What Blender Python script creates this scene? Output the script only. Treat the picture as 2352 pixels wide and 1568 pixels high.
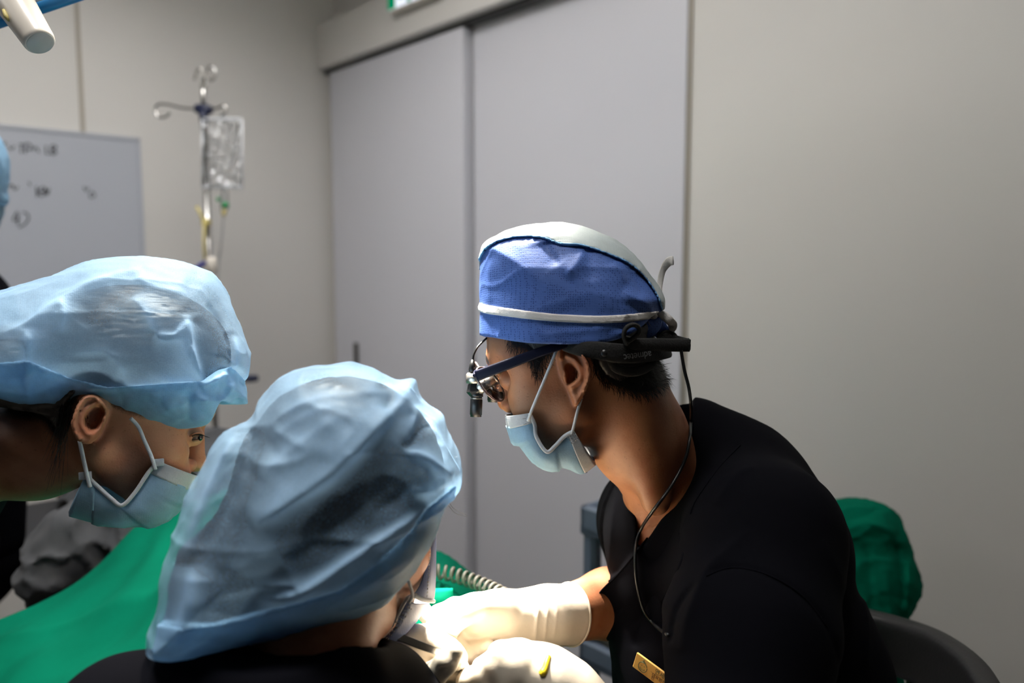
import bpy, math, random
import numpy as np
from mathutils import Vector, Matrix

random.seed(7)
rng = np.random.default_rng(11)
for o_ in list(bpy.data.objects):
    bpy.data.objects.remove(o_, do_unlink=True)
SC = bpy.context.scene
COL = SC.collection

# ------------------------------------------------------------------ camera
FPX = 1829.0                      # focal length in pixels of the 2352 wide frame (28 mm)
PITCH = math.radians(5.65)
CAM = np.array([0.0, 0.0, 1.32])
FW = np.array([0.0, math.cos(PITCH), -math.sin(PITCH)])
RT = np.array([1.0, 0.0, 0.0])
UPV = np.array([0.0, math.sin(PITCH), math.cos(PITCH)])
cd = bpy.data.cameras.new('camera')
cam = bpy.data.objects.new('camera', cd)
COL.objects.link(cam)
cam.location = CAM
cam.rotation_euler = (math.pi / 2 - PITCH, 0, 0)
cd.sensor_width = 36.0
cd.lens = 28.0
cd.clip_start = 0.02
cd.dof.use_dof = True
cd.dof.focus_distance = 0.86
cd.dof.aperture_fstop = 2.6
SC.camera = cam

# ------------------------------------------------------------------ light and exposure
world = bpy.data.worlds.new('world')
SC.world = world
world.use_nodes = True
world.node_tree.nodes['Background'].inputs[0].default_value = (0.9, 0.95, 1.0, 1)
world.node_tree.nodes['Background'].inputs[1].default_value = 0.02
SC.view_settings.view_transform = 'Standard'
SC.view_settings.look = 'None'
SC.view_settings.exposure = 0.0
SC.view_settings.gamma = 1.0
SC.view_settings.use_curve_mapping = False
SC.cycles.max_bounces = 4
SC.cycles.diffuse_bounces = 2
SC.cycles.glossy_bounces = 3
SC.cycles.transmission_bounces = 4
SC.cycles.transparent_max_bounces = 7
SC.cycles.adaptive_threshold = 0.02
SC.cycles.caustics_reflective = False
SC.cycles.caustics_refractive = False
PANEL_POWER = 11.0               # ceiling panels (W each)
LAMP_CONE = 25.0                  # its soft-edged main cone in degrees
CAP_SPOT_POWER = 60.0                # added spot, aimed to brighten the left assistant's cap
LAMP_POWER = 330.0                 # the dental operating light


def P(px, py, d):
    """a point that stands d metres in front of the camera on the ray of a photo pixel"""
    return CAM + d * (FW + (px - 1176.0) / FPX * RT + (784.0 - py) / FPX * UPV)


def pix(p):
    q = np.asarray(p) - CAM
    d = q @ FW
    return 1176 + FPX * (q @ RT) / d, 784 - FPX * (q @ UPV) / d, d


# ------------------------------------------------------------------ objects
WM = {}


def setp(o, **kw):
    for k, v in kw.items():
        o[k] = v
    return o


def link(o, parent=None, M=None):
    COL.objects.link(o)
    M = Matrix.Identity(4) if M is None else M
    WM[o.name] = M
    if parent is not None:
        o.parent = parent
        o.matrix_basis = WM[parent.name].inverted() @ M
    else:
        o.matrix_basis = M
    return o


def empty(name, loc, label=None, cat=None, **kw):
    o = bpy.data.objects.new(name, None)
    o.empty_display_size = 0.05
    link(o, None, Matrix.Translation(Vector(loc)))
    if label:
        o['label'] = label
        o['category'] = cat
    setp(o, **kw)
    return o


def mesh_obj(name, vf, mat, parent=None, M=None, smooth=True, attr=None, label=None, cat=None, local=False, **kw):
    """vf = (verts, faces) in world space, or in M space when local is set"""
    v, f = vf
    v = np.asarray(v, dtype=np.float64).reshape(-1, 3)
    me = bpy.data.meshes.new(name)
    if M is None:
        c = v.mean(axis=0)
        M = Matrix.Translation(Vector(c))
        v = v - c
    elif not local:
        A = np.array(M.inverted())
        v = v @ A[:3, :3].T + A[:3, 3]
    if isinstance(f, np.ndarray):
        n = len(f)
        k = f.shape[1]
        me.vertices.add(len(v))
        me.vertices.foreach_set('co', v.astype(np.float32).ravel())
        me.loops.add(n * k)
        me.loops.foreach_set('vertex_index', f.astype(np.int32).ravel())
        me.polygons.add(n)
        me.polygons.foreach_set('loop_start', np.arange(0, n * k, k, dtype=np.int32))
        me.update(calc_edges=True)
        me.validate()
    else:
        me.from_pydata([tuple(x) for x in v], [], [tuple(int(i) for i in q) for q in f])
    if attr is not None:
        for an, av in attr.items():
            a = me.attributes.new(an, 'FLOAT', 'POINT')
            a.data.foreach_set('value', np.asarray(av, dtype=np.float32))
    if smooth:
        me.polygons.foreach_set('use_smooth', np.ones(len(me.polygons), dtype=bool))
    me.update()
    me.materials.append(mat)
    o = bpy.data.objects.new(name, me)
    link(o, parent, M)
    if label:
        o['label'] = label
    if cat:
        o['category'] = cat
    setp(o, **kw)
    return o


# ------------------------------------------------------------------ small mesh builders -> (verts, faces)
def merge(*vfs):
    V, F, n = [], [], 0
    for v, f in vfs:
        v = np.asarray(v)
        V.append(v)
        F += [tuple(int(i) + n for i in q) for q in f]
        n += len(v)
    return np.concatenate(V), F


def catmull(pts, n=8, closed=False):
    p = np.asarray(pts, dtype=float)
    m = len(p)
    out = []
    rngi = range(m) if closed else range(m - 1)
    for i in rngi:
        if closed:
            a, b, c, d = p[(i - 1) % m], p[i], p[(i + 1) % m], p[(i + 2) % m]
        else:
            a, b, c, d = p[max(i - 1, 0)], p[i], p[i + 1], p[min(i + 2, m - 1)]
        for k in range(n):
            t = k / n
            out.append(0.5 * ((2 * b) + (c - a) * t + (2 * a - 5 * b + 4 * c - d) * t * t + (3 * b - a - 3 * c + d) * t ** 3))
    if not closed:
        out.append(p[-1])
    return np.array(out)


def frames(pts, ref=None, closed=False):
    p = np.asarray(pts, dtype=float)
    if closed:
        t = np.roll(p, -1, 0) - np.roll(p, 1, 0)
    else:
        t = np.gradient(p, axis=0)
    t /= np.linalg.norm(t, axis=1)[:, None] + 1e-12
    if ref is not None:
        n1 = np.cross(t, np.asarray(ref, dtype=float))
        n1 /= np.linalg.norm(n1, axis=1)[:, None] + 1e-12
    else:
        n1 = np.zeros_like(p)
        a = np.array([0, 0, 1.0]) if abs(t[0][2]) < .9 else np.array([1.0, 0, 0])
        v = np.cross(t[0], a)
        for i in range(len(p)):
            v = v - t[i] * (v @ t[i])
            v /= np.linalg.norm(v) + 1e-12
            n1[i] = v
    return t, n1, np.cross(t, n1)


def tube(pts, r, n=10, sm=0, closed=False, ref=None, flat=None, caps=True):
    """round (or flat=(a,b) elliptical/ribbon) tube along points"""
    p = np.asarray(pts, dtype=float)
    rr = np.ones(len(p)) * r if np.isscalar(r) else np.asarray(r, dtype=float)
    if sm:
        rr = np.interp(np.linspace(0, len(p) - (0 if closed else 1), (len(p) - (0 if closed else 1)) * sm + (0 if closed else 1)), np.arange(len(p) + 1), np.append(rr, rr[0]))
        p = catmull(p, sm, closed)
        rr = rr[:len(p)]
    t, n1, n2 = frames(p, ref, closed)
    a = np.arange(n) * 2 * math.pi / n
    ca, sa = np.cos(a), np.sin(a)
    fa, fb = flat if flat else (1.0, 1.0)
    V = p[:, None, :] + rr[:, None, None] * (fa * ca[None, :, None] * n1[:, None, :] + fb * sa[None, :, None] * n2[:, None, :])
    m = len(p)
    F = []
    for i in range(m if closed else m - 1):
        j = (i + 1) % m
        for k in range(n):
            l = (k + 1) % n
            F.append((i * n + k, i * n + l, j * n + l, j * n + k))
    if not closed and caps:
        F.append(tuple(range(n))[::-1])
        F.append(tuple((m - 1) * n + k for k in range(n)))
    return V.reshape(-1, 3), F


def box(c, size, ax=None, bev=0.0):
    """box with chamfered edges; ax = 3 row axes"""
    c = np.asarray(c, dtype=float)
    s = np.asarray(size, dtype=float) / 2
    ax = np.eye(3) if ax is None else np.asarray(ax, dtype=float)
    if bev <= 0:
        co = np.array([[x, y, z] for x in (-1, 1) for y in (-1, 1) for z in (-1, 1)]) * s
        F = [(0, 1, 3, 2), (4, 6, 7, 5), (0, 4, 5, 1), (2, 3, 7, 6), (0, 2, 6, 4), (1, 5, 7, 3)]
        return c + co @ ax, F
    V, F, ix = [], [], {}
    for x in (-1, 1):
        for y in (-1, 1):
            for z in (-1, 1):
                sg = np.array([x, y, z])
                for k in range(3):
                    q = sg * (s - bev)
                    q[k] = sg[k] * s[k]
                    ix[(x, y, z, k)] = len(V)
                    V.append(q)
    for k in range(3):
        i, j = [(1, 2), (2, 0), (0, 1)][k]
        for sg in (-1, 1):
            q = []
            for (a, b) in ((-1, -1), (1, -1), (1, 1), (-1, 1)):
                t = [0, 0, 0]
                t[k], t[i], t[j] = sg, a, b
                q.append(ix[(*t, k)])
            F.append(tuple(q if sg > 0 else q[::-1]))
    for k in range(3):
        i, j = [(1, 2), (2, 0), (0, 1)][k]
        for a in (-1, 1):
            for b in (-1, 1):
                t0, t1 = [0, 0, 0], [0, 0, 0]
                t0[k], t1[k] = -1, 1
                t0[i] = t1[i] = a
                t0[j] = t1[j] = b
                q = [ix[(*t0, i)], ix[(*t1, i)], ix[(*t1, j)], ix[(*t0, j)]]
                F.append(tuple(q if a * b < 0 else q[::-1]))
    for x in (-1, 1):
        for y in (-1, 1):
            for z in (-1, 1):
                q = [ix[(x, y, z, 0)], ix[(x, y, z, 1)], ix[(x, y, z, 2)]]
                F.append(tuple(q if x * y * z > 0 else q[::-1]))
    return c + np.array(V) @ ax, F


def grid_faces(nu, nv, cu=False):
    i = np.arange(nu if cu else nu - 1)[:, None]
    j = np.arange(nv - 1)[None, :]
    i2 = (i + 1) % nu
    a = i * nv + j
    b = i2 * nv + j
    return np.stack([a, b, b + 1, a + 1], -1).reshape(-1, 4)


def sheet(V, th=0.0006):
    """grid (nu,nv,3) -> closed thin sheet"""
    V = np.asarray(V, dtype=float)
    nu, nv = V.shape[:2]
    du = np.gradient(V, axis=0)
    dv = np.gradient(V, axis=1)
    nn = np.cross(du, dv)
    nn /= np.linalg.norm(nn, axis=2)[..., None] + 1e-12
    A = (V + nn * th / 2).reshape(-1, 3)
    B = (V - nn * th / 2).reshape(-1, 3)
    g = grid_faces(nu, nv)
    F = [g, g[:, ::-1] + nu * nv]
    N = nu * nv
    ring = [i * nv for i in range(nu)] + [(nu - 1) * nv + j for j in range(1, nv)] + [i * nv + nv - 1 for i in range(nu - 2, -1, -1)] + [j for j in range(nv - 2, 0, -1)]
    r = np.array(ring)
    r2 = np.roll(r, -1)
    F.append(np.stack([r2, r, r + N, r2 + N], -1))
    return np.concatenate([A, B]), np.concatenate(F)


def disc_plate(center, normal, r, th, n=24):
    nrm = np.asarray(normal, dtype=float)
    nrm = nrm / np.linalg.norm(nrm)
    c = np.asarray(center, dtype=float)
    return tube([c - nrm * th / 2, c - nrm * th * .3, c + nrm * th * .3, c + nrm * th / 2], [r * .96, r, r, r * .96], n)


# ------------------------------------------------------------------ signed distance modelling
def smin(a, b, k):
    h = np.clip(0.5 + 0.5 * (b - a) / k, 0, 1)
    return b * (1 - h) + a * h - k * h * (1 - h)


def smax(a, b, k):
    return -smin(-a, -b, k)


def s_ell(p, c, r, ax=None):
    q = p - np.asarray(c)
    if ax is not None:
        q = q @ np.asarray(ax).T
    r = np.asarray(r, dtype=float)
    k0 = np.linalg.norm(q / r, axis=1)
    k1 = np.linalg.norm(q / (r * r), axis=1) + 1e-9
    return k0 * (k0 - 1) / k1


def s_con(p, a, b, r1, r2):
    a = np.asarray(a, dtype=float)
    ab = np.asarray(b, dtype=float) - a
    q = p - a
    t = np.clip((q @ ab) / (ab @ ab + 1e-12), 0, 1)
    return np.linalg.norm(q - t[:, None] * ab, axis=1) - (r1 + (r2 - r1) * t)


def s_chain(p, pts, rr, k=0.006):
    d = None
    for i in range(len(pts) - 1):
        e = s_con(p, pts[i], pts[i + 1], rr[i], rr[i + 1])
        d = e if d is None else smin(d, e, k)
    return d


class Frame:
    """right-handed local frame (u right, w away, v up) about the ray through a pixel"""
    def __init__(s, px, py, d):
        s.o = P(px, py, d)
        w = s.o - CAM
        s.d = np.linalg.norm(w)
        w = w / s.d
        u = np.cross(w, [0, 0, 1.0])
        u /= np.linalg.norm(u)
        v = np.cross(u, w)
        s.A = np.stack([u, w, v])           # rows
        s.M = Matrix.Translation(Vector(s.o)) @ Matrix(np.column_stack([u, w, v]).tolist()).to_4x4()

    def uv(s, pts, w=0.0):
        """photo pixels -> (u,v) on the plane at offset w"""
        out = []
        for px, py in pts:
            r = (P(px, py, 1.0) - CAM) @ s.A.T
            t = (s.d + w) / r[1]
            out.append((r[0] * t, r[2] * t))
        return np.array(out)

    def pt(s, px, py, w=0.0):
        u, v = s.uv([(px, py)], w)[0]
        return np.array([u, w, v])

    def world(s, q):
        return np.asarray(q) @ s.A + s.o


class Map2D:
    def __init__(s, f, lo, hi, res):
        s.lo = np.asarray(lo, dtype=float)
        s.res = res
        n = np.ceil((np.asarray(hi) - s.lo) / res).astype(int) + 2
        g = np.stack(np.meshgrid(s.lo[0] + np.arange(n[0]) * res, s.lo[1] + np.arange(n[1]) * res, indexing='ij'), -1)
        s.v = f(g.reshape(-1, 2)).reshape(n)
        s.n = n

    def __call__(s, u, v):
        x = np.clip((u - s.lo[0]) / s.res, 0, s.n[0] - 1.001)
        y = np.clip((v - s.lo[1]) / s.res, 0, s.n[1] - 1.001)
        i = x.astype(int)
        j = y.astype(int)
        fx = x - i
        fy = y - j
        a = s.v
        return (a[i, j] * (1 - fx) + a[i + 1, j] * fx) * (1 - fy) + (a[i, j + 1] * (1 - fx) + a[i + 1, j + 1] * fx) * fy


def seg_dist(p, poly, closed=False):
    """distance to polyline, parameter along it and signed side"""
    poly = np.asarray(poly, dtype=float)
    m = len(poly) if closed else len(poly) - 1
    best = np.full(len(p), 1e9)
    par = np.zeros(len(p))
    side = np.zeros(len(p))
    for i in range(m):
        a = poly[i]
        ab = poly[(i + 1) % len(poly)] - a
        q = p - a
        t = np.clip((q @ ab) / (ab @ ab + 1e-15), 0, 1)
        e = q - t[:, None] * ab
        d = np.hypot(e[:, 0], e[:, 1])
        b = d < best
        best = np.where(b, d, best)
        par = np.where(b, (i + t) / m, par)
        side = np.where(b, np.sign(ab[0] * q[:, 1] - ab[1] * q[:, 0]), side)
    return best, par, side


def poly_sdf(p, poly):
    poly = np.asarray(poly, dtype=float)
    d, _, _ = seg_dist(p, poly, True)
    ins = np.zeros(len(p), dtype=bool)
    m = len(poly)
    for i in range(m):
        a, b = poly[i], poly[(i + 1) % m]
        c = (a[1] > p[:, 1]) != (b[1] > p[:, 1])
        with np.errstate(divide='ignore', invalid='ignore'):
            x = (b[0] - a[0]) * (p[:, 1] - a[1]) / (b[1] - a[1] + 1e-15) + a[0]
        ins ^= c & (p[:, 0] < x)
    return np.where(ins, -d, d)


def ridge_map(ridges, lo, hi, res=0.0012):
    """sum of folds: (uv polyline, height, width left, width right[, end fade])"""
    def f(p):
        h = np.zeros(len(p))
        for r in ridges:
            pl, ht, wl, wr = r[:4]
            fade = r[4] if len(r) > 4 else 0.25
            d, t, s = seg_dist(p, pl)
            w = np.where(s > 0, wl, wr)
            e = np.minimum(t, 1 - t) / max(fade, 1e-6)
            h += ht * np.exp(-np.sqrt((d / w) ** 2 + 0.02) * 1.3) * np.clip(e, 0, 1) ** .7
        return h
    return Map2D(f, lo, hi, res)


def vnoise(p, scale, seed=0):
    """cheap smooth noise from sines"""
    r = np.random.default_rng(seed)
    q = p * scale
    out = np.zeros(len(p))
    for k in range(6):
        w = r.normal(size=p.shape[1])
        w /= np.linalg.norm(w)
        out += np.sin(q @ w * (1 + .35 * k) + r.uniform(0, 6.28) + 1.3 * np.sin(q @ np.roll(w, 1) * .7 + k))
    return out / 6


def sdf_mesh(f, lo, hi, h, c=4, newton=1):
    lo = np.asarray(lo, dtype=float)
    nb = np.maximum(np.ceil((np.asarray(hi) - lo) / (h * c)).astype(int), 2)
    gx = [lo[k] + np.arange(nb[k] + 1) * h * c for k in range(3)]
    G = np.stack(np.meshgrid(*gx, indexing='ij'), -1)
    fc = f(G.reshape(-1, 3)).reshape(nb + 1)
    am = np.full(nb, 1e9)
    for dx in (0, 1):
        for dy in (0, 1):
            for dz in (0, 1):
                am = np.minimum(am, np.abs(fc[dx:dx + nb[0], dy:dy + nb[1], dz:dz + nb[2]]))
    act = am < h * c * 1.35
    n = nb * c + 1
    M = np.zeros(n, dtype=bool)
    rep = act.repeat(c, 0).repeat(c, 1).repeat(c, 2)
    M[:-1, :-1, :-1] = rep
    M[1:] |= M[:-1].copy()
    M[:, 1:] |= M[:, :-1].copy()
    M[:, :, 1:] |= M[:, :, :-1].copy()
    V = np.ones(n, dtype=np.float32)
    V[:-1, :-1, :-1] = np.sign(fc[:-1, :-1, :-1]).repeat(c, 0).repeat(c, 1).repeat(c, 2)
    V[-1] = V[-2]
    V[:, -1] = V[:, -2]
    V[:, :, -1] = V[:, :, -2]
    idx = np.argwhere(M)
    pts = lo + idx * h
    vals = np.concatenate([f(pts[i:i + 400000]) for i in range(0, len(pts), 400000)])
    V[M] = vals
    for k in range(3):                       # close at the borders
        sl = [slice(None)] * 3
        for e in (0, -1):
            sl[k] = e
            V[tuple(sl)] = np.maximum(V[tuple(sl)], 1e-5)
    S = V < 0
    m = n - 1
    cnt = np.zeros(m, dtype=np.int8)
    for dx in (0, 1):
        for dy in (0, 1):
            for dz in (0, 1):
                cnt += S[dx:dx + m[0], dy:dy + m[1], dz:dz + m[2]]
    cells = np.argwhere((cnt > 0) & (cnt < 8))
    cid = np.full(m, -1, dtype=np.int64)
    cid[tuple(cells.T)] = np.arange(len(cells))
    acc = np.zeros((len(cells), 3))
    num = np.zeros(len(cells))
    cor = [np.array([x, y, z]) for x in (0, 1) for y in (0, 1) for z in (0, 1)]
    for a in range(8):
        for b in range(a + 1, 8):
            if np.abs(cor[a] - cor[b]).sum() != 1:
                continue
            va = V[tuple((cells + cor[a]).T)]
            vb = V[tuple((cells + cor[b]).T)]
            x = (va < 0) != (vb < 0)
            t = np.where(x, va / np.where(x, va - vb, 1), 0)
            acc += np.where(x[:, None], cor[a] + t[:, None] * (cor[b] - cor[a]), 0)
            num += x
    vert = lo + (cells + acc / num[:, None]) * h
    Q = []
    for k in range(3):
        i, j = [(1, 2), (2, 0), (0, 1)][k]
        sa = [slice(None)] * 3
        sb = [slice(None)] * 3
        sa[k] = slice(0, -1)
        sb[k] = slice(1, None)
        A = S[tuple(sa)]
        B = S[tuple(sb)]
        e = np.argwhere(A != B)
        e = e[(e[:, i] > 0) & (e[:, j] > 0) & (e[:, i] < m[i]) & (e[:, j] < m[j])]
        flip = ~A[tuple(e.T)]
        q = []
        for (di, dj) in ((-1, -1), (0, -1), (0, 0), (-1, 0)):
            g = e.copy()
            g[:, i] += di
            g[:, j] += dj
            q.append(cid[tuple(g.T)])
        q = np.stack(q, -1)
        q[flip] = q[flip][:, ::-1]
        Q.append(q)
    Q = np.concatenate(Q)
    for _ in range(newton):
        e = h * .5
        f0 = f(vert)
        g = np.stack([f(vert + np.eye(3)[k] * e) - f(vert - np.eye(3)[k] * e) for k in range(3)], -1) / (2 * e)
        gn = (g * g).sum(1) + 1e-6
        st = -(f0 / np.maximum(gn, .2))[:, None] * g
        L = np.linalg.norm(st, axis=1)
        st *= np.minimum(1, .6 * h / (L + 1e-12))[:, None]
        vert = vert + st
    return vert, Q


def smooth_mesh(v, q, it=1, lam=.5):
    for _ in range(it):
        acc = np.zeros_like(v)
        n = np.zeros(len(v))
        for k in range(4):
            a, b = q[:, k], q[:, (k + 1) % 4]
            np.add.at(acc, a, v[b])
            np.add.at(n, a, 1)
            np.add.at(acc, b, v[a])
            np.add.at(n, b, 1)
        v = v * (1 - lam) + lam * acc / np.maximum(n, 1)[:, None]
    return v
# ------------------------------------------------------------------ materials
MATS = {}


def sr(r, g, b):
    """sRGB 0..255 -> linear"""
    return tuple((c / 12.92 if c <= .04045 else ((c + .055) / 1.055) ** 2.4) for c in (r / 255, g / 255, b / 255)) + (1.0,)


class NT:
    def __init__(s, name):
        s.m = bpy.data.materials.new(name)
        s.m.use_nodes = True
        s.n = s.m.node_tree.nodes
        s.l = s.m.node_tree.links
        s.n.clear()
        s.out = s.n.new('ShaderNodeOutputMaterial')

    def add(s, t, _props=None, **ins):
        x = s.n.new(t)
        for k, v in (_props or {}).items():
            setattr(x, k, v)
        for k, v in ins.items():
            k = k.replace('_', ' ')
            if isinstance(v, tuple) and len(v) == 2 and hasattr(v[0], 'outputs'):
                s.l.new(v[0].outputs[v[1]], x.inputs[k])
            elif hasattr(v, 'outputs'):
                s.l.new(v.outputs[0], x.inputs[k])
            else:
                x.inputs[k].default_value = v
        return x

    def li(s, a, ao, b, bi):
        s.l.new(a.outputs[ao], b.inputs[bi])

    def ramp(s, fac, stops):
        r = s.n.new('ShaderNodeValToRGB')
        e = r.color_ramp.elements
        while len(e) < len(stops):
            e.new(.5)
        for k, (p, c) in enumerate(stops):
            e[k].position = p
            e[k].color = c
        s.l.new(fac.outputs[0] if hasattr(fac, 'outputs') else fac, r.inputs[0])
        return r

    def coord(s, kind='Object'):
        t = s.n.new('ShaderNodeTexCoord')
        return (t, kind)

    def mixc(s, fac, a, b):
        x = s.n.new('ShaderNodeMix')
        x.data_type = 'RGBA'
        for i, v in ((0, fac), (6, a), (7, b)):
            if isinstance(v, tuple) and hasattr(v[0], 'outputs'):
                s.l.new(v[0].outputs[v[1]], x.inputs[i])
            elif hasattr(v, 'outputs'):
                s.l.new(v.outputs[0], x.inputs[i])
            else:
                x.inputs[i].default_value = v
        return (x, 2)

    def done(s, sh):
        s.l.new(sh.outputs[0], s.out.inputs[0])
        return s.m


def basic(name, col, rough=.6, metal=0., spec=.5, noise=0., nscale=8., bump=0., bscale=200., coat=0.):
    if name in MATS:
        return MATS[name]
    t = NT(name)
    b = t.add('ShaderNodeBsdfPrincipled', Roughness=rough, Metallic=metal)
    b.inputs['Specular IOR Level'].default_value = spec
    b.inputs['Coat Weight'].default_value = coat
    co = t.coord()
    if noise > 0:
        nz = t.add('ShaderNodeTexNoise', Vector=co, Scale=nscale, Detail=4.0)
        lo = tuple(c * (1 - noise) for c in col[:3]) + (1,)
        hi = tuple(min(1, c * (1 + noise)) for c in col[:3]) + (1,)
        r = t.ramp(nz, [(.3, lo), (.7, hi)])
        t.li(r, 0, b, 'Base Color')
    else:
        b.inputs['Base Color'].default_value = col
    if bump > 0:
        nz = t.add('ShaderNodeTexNoise', Vector=co, Scale=bscale, Detail=3.0)
        bp = t.add('ShaderNodeBump', Height=nz, Strength=bump, Distance=.002)
        t.li(bp, 0, b, 'Normal')
    MATS[name] = t.done(b)
    return MATS[name]


def emit(name, col, s):
    t = NT(name)
    e = t.add('ShaderNodeEmission', Color=col, Strength=s)
    t.m.cycles.emission_sampling = 'NONE'
    return t.done(e)


def skin_mat(name, base, dark, hairattr=True):
    """skin with pores, blotches and (attribute 'hair') stubble or hair roots"""
    t = NT(name)
    co = t.coord()
    n1 = t.add('ShaderNodeTexNoise', Vector=co, Scale=28.0, Detail=5.0)
    c1 = t.mixc(t.ramp(n1, [(.35, (0, 0, 0, 1)), (.7, (1, 1, 1, 1))]), base, dark)
    n2 = t.add('ShaderNodeTexNoise', Vector=co, Scale=320.0, Detail=2.0)
    f2 = t.ramp(n2, [(.66, (0, 0, 0, 1)), (.74, (.5, .5, .5, 1))])
    c2 = t.mixc(f2, c1, tuple(x * .55 for x in dark[:3]) + (1,))
    col = c2
    if hairattr:
        at = t.add('ShaderNodeAttribute', {'attribute_name': 'hair'})
        n3 = t.add('ShaderNodeTexNoise', Vector=co, Scale=900.0, Detail=2.0)
        ma = t.add('ShaderNodeMath', {'operation': 'MULTIPLY_ADD'})
        t.li(n3, 0, ma, 0)
        ma.inputs[1].default_value = .5
        t.l.new(at.outputs['Fac'], ma.inputs[2])
        mr = t.ramp(ma, [(.42, (0, 0, 0, 1)), (.95, (1, 1, 1, 1))])
        col = t.mixc(mr, c2, (.006, .005, .0045, 1))
        ar = t.add('ShaderNodeAttribute', {'attribute_name': 'red'})
        col = t.mixc((ar, 'Fac'), col, (.42, .06, .04, 1))
    b = t.add('ShaderNodeBsdfPrincipled', Roughness=.5)
    b.inputs['Specular IOR Level'].default_value = .4
    t.l.new(col[0].outputs[col[1]], b.inputs['Base Color'])
    bp = t.add('ShaderNodeBump', Height=t.add('ShaderNodeTexNoise', Vector=co, Scale=450.0, Detail=4.0), Strength=.25, Distance=.001)
    t.li(bp, 0, b, 'Normal')
    return t.done(b)


def cloth_mat(name, col, col2, rough=.9, wscale=900., bump=.3, sheen=.1):
    t = NT(name)
    co = t.coord()
    n1 = t.add('ShaderNodeTexNoise', Vector=co, Scale=9.0, Detail=4.0)
    c = t.mixc(t.ramp(n1, [(.3, (0, 0, 0, 1)), (.7, (1, 1, 1, 1))]), col, col2)
    b = t.add('ShaderNodeBsdfPrincipled', Roughness=rough)
    b.inputs['Specular IOR Level'].default_value = .06
    b.inputs['Sheen Weight'].default_value = sheen
    t.l.new(c[0].outputs[c[1]], b.inputs['Base Color'])
    n2 = t.add('ShaderNodeTexNoise', Vector=co, Scale=wscale, Detail=2.0)
    bp = t.add('ShaderNodeBump', Height=n2, Strength=bump, Distance=.0006)
    t.li(bp, 0, b, 'Normal')
    return t.done(b)


def nonwoven(name, col, dot, opac, dens, transl=.35, rough=.55, dotmix=.5, bump=.35, fleck=.0):
    """spun-bonded fabric: thin, light comes through, pressed with a field of small dots"""
    t = NT(name)
    co = t.coord()
    vo = t.add('ShaderNodeTexVoronoi', {'feature': 'F1'}, Vector=co, Scale=dens, Randomness=.35)
    dm = t.ramp(vo, [(.18, (1, 1, 1, 1)), (.36, (0, 0, 0, 1))])
    nz = t.add('ShaderNodeTexNoise', Vector=co, Scale=38.0, Detail=5.0, Roughness=.65)
    c1 = t.mixc(t.ramp(nz, [(.35, (0, 0, 0, 1)), (.68, (1, 1, 1, 1))]), tuple(x * .86 for x in col[:3]) + (1,), col)
    mm = t.add('ShaderNodeMath', {'operation': 'MULTIPLY'})
    t.li(dm, 0, mm, 0)
    mm.inputs[1].default_value = dotmix
    c2 = t.mixc(mm, c1, dot)
    bp = t.add('ShaderNodeBump', Height=vo, Strength=bump, Distance=.0006)
    d = t.add('ShaderNodeBsdfPrincipled', Roughness=rough)
    d.inputs['Specular IOR Level'].default_value = .35
    t.l.new(c2[0].outputs[c2[1]], d.inputs['Base Color'])
    t.li(bp, 0, d, 'Normal')
    tr = t.add('ShaderNodeBsdfTranslucent')
    t.l.new(c2[0].outputs[c2[1]], tr.inputs['Color'])
    m1 = t.add('ShaderNodeMixShader', Fac=transl)
    t.li(d, 0, m1, 1)
    t.li(tr, 0, m1, 2)
    if opac >= 1:
        return t.done(m1)
    tp = t.add('ShaderNodeBsdfTransparent', Color=(.92, .97, 1, 1))
    # weave: thicker and thinner spots let more or less through
    nf = t.add('ShaderNodeTexNoise', Vector=co, Scale=800.0, Detail=2.0)
    mr = t.add('ShaderNodeMapRange')
    t.li(nf, 0, mr, 0)
    mr.inputs[1].default_value = .3
    mr.inputs[2].default_value = .7
    mr.inputs[3].default_value = opac - .04
    mr.inputs[4].default_value = opac + .04
    at = t.add('ShaderNodeAttribute', {'attribute_name': 'layers'})      # fabric lying double in the folds
    ad = t.add('ShaderNodeMath', {'operation': 'ADD', 'use_clamp': True})
    t.li(mr, 0, ad, 0)
    t.l.new(at.outputs['Fac'], ad.inputs[1])
    m2 = t.add('ShaderNodeMixShader')
    t.li(ad, 0, m2, 0)
    t.li(tp, 0, m2, 1)
    t.li(m1, 0, m2, 2)
    return t.done(m2)


def glass_mat(name, col=(1, 1, 1, 1), rough=.02, mix=.75):
    t = NT(name)
    g = t.add('ShaderNodeBsdfGlossy', Roughness=rough, Color=(1, 1, 1, 1))
    tp = t.add('ShaderNodeBsdfTransparent', Color=col)
    fr = t.add('ShaderNodeFresnel', IOR=1.5)
    m = t.add('ShaderNodeMixShader')
    t.li(fr, 0, m, 0)
    t.li(tp, 0, m, 1)
    t.li(g, 0, m, 2)
    return t.done(m)


M_WALL = basic('wall_paint', sr(226, 223, 218), .55, noise=.012, nscale=1.5)
M_WALLD = basic('wall_paint_grey', sr(92, 88, 82), .7)
M_DOOR = basic('door_laminate', sr(220, 220, 227), .45, noise=.01, nscale=1.2)
M_CEIL = basic('ceiling_paint', sr(222, 220, 215), .8)
M_FLOOR = basic('floor_vinyl', sr(150, 145, 138), .4, noise=.08, nscale=5)
M_JOINT = basic('joint_strip', sr(176, 168, 154), .5)
M_TRACK = basic('track_metal', sr(70, 70, 70), .45, metal=.4)
M_DARK = basic('dark_metal', sr(60, 56, 48), .4, metal=.5)
M_CHROME = basic('chrome', sr(190, 188, 184), .18, metal=1.)
M_STEEL = basic('steel', sr(170, 166, 160), .28, metal=1., noise=.06, nscale=60)
M_BLACKPL = basic('black_plastic', sr(22, 22, 23), .35)
M_BLACKFAB = basic('black_webbing', sr(20, 19, 18), .85, bump=.5, bscale=500)
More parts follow.
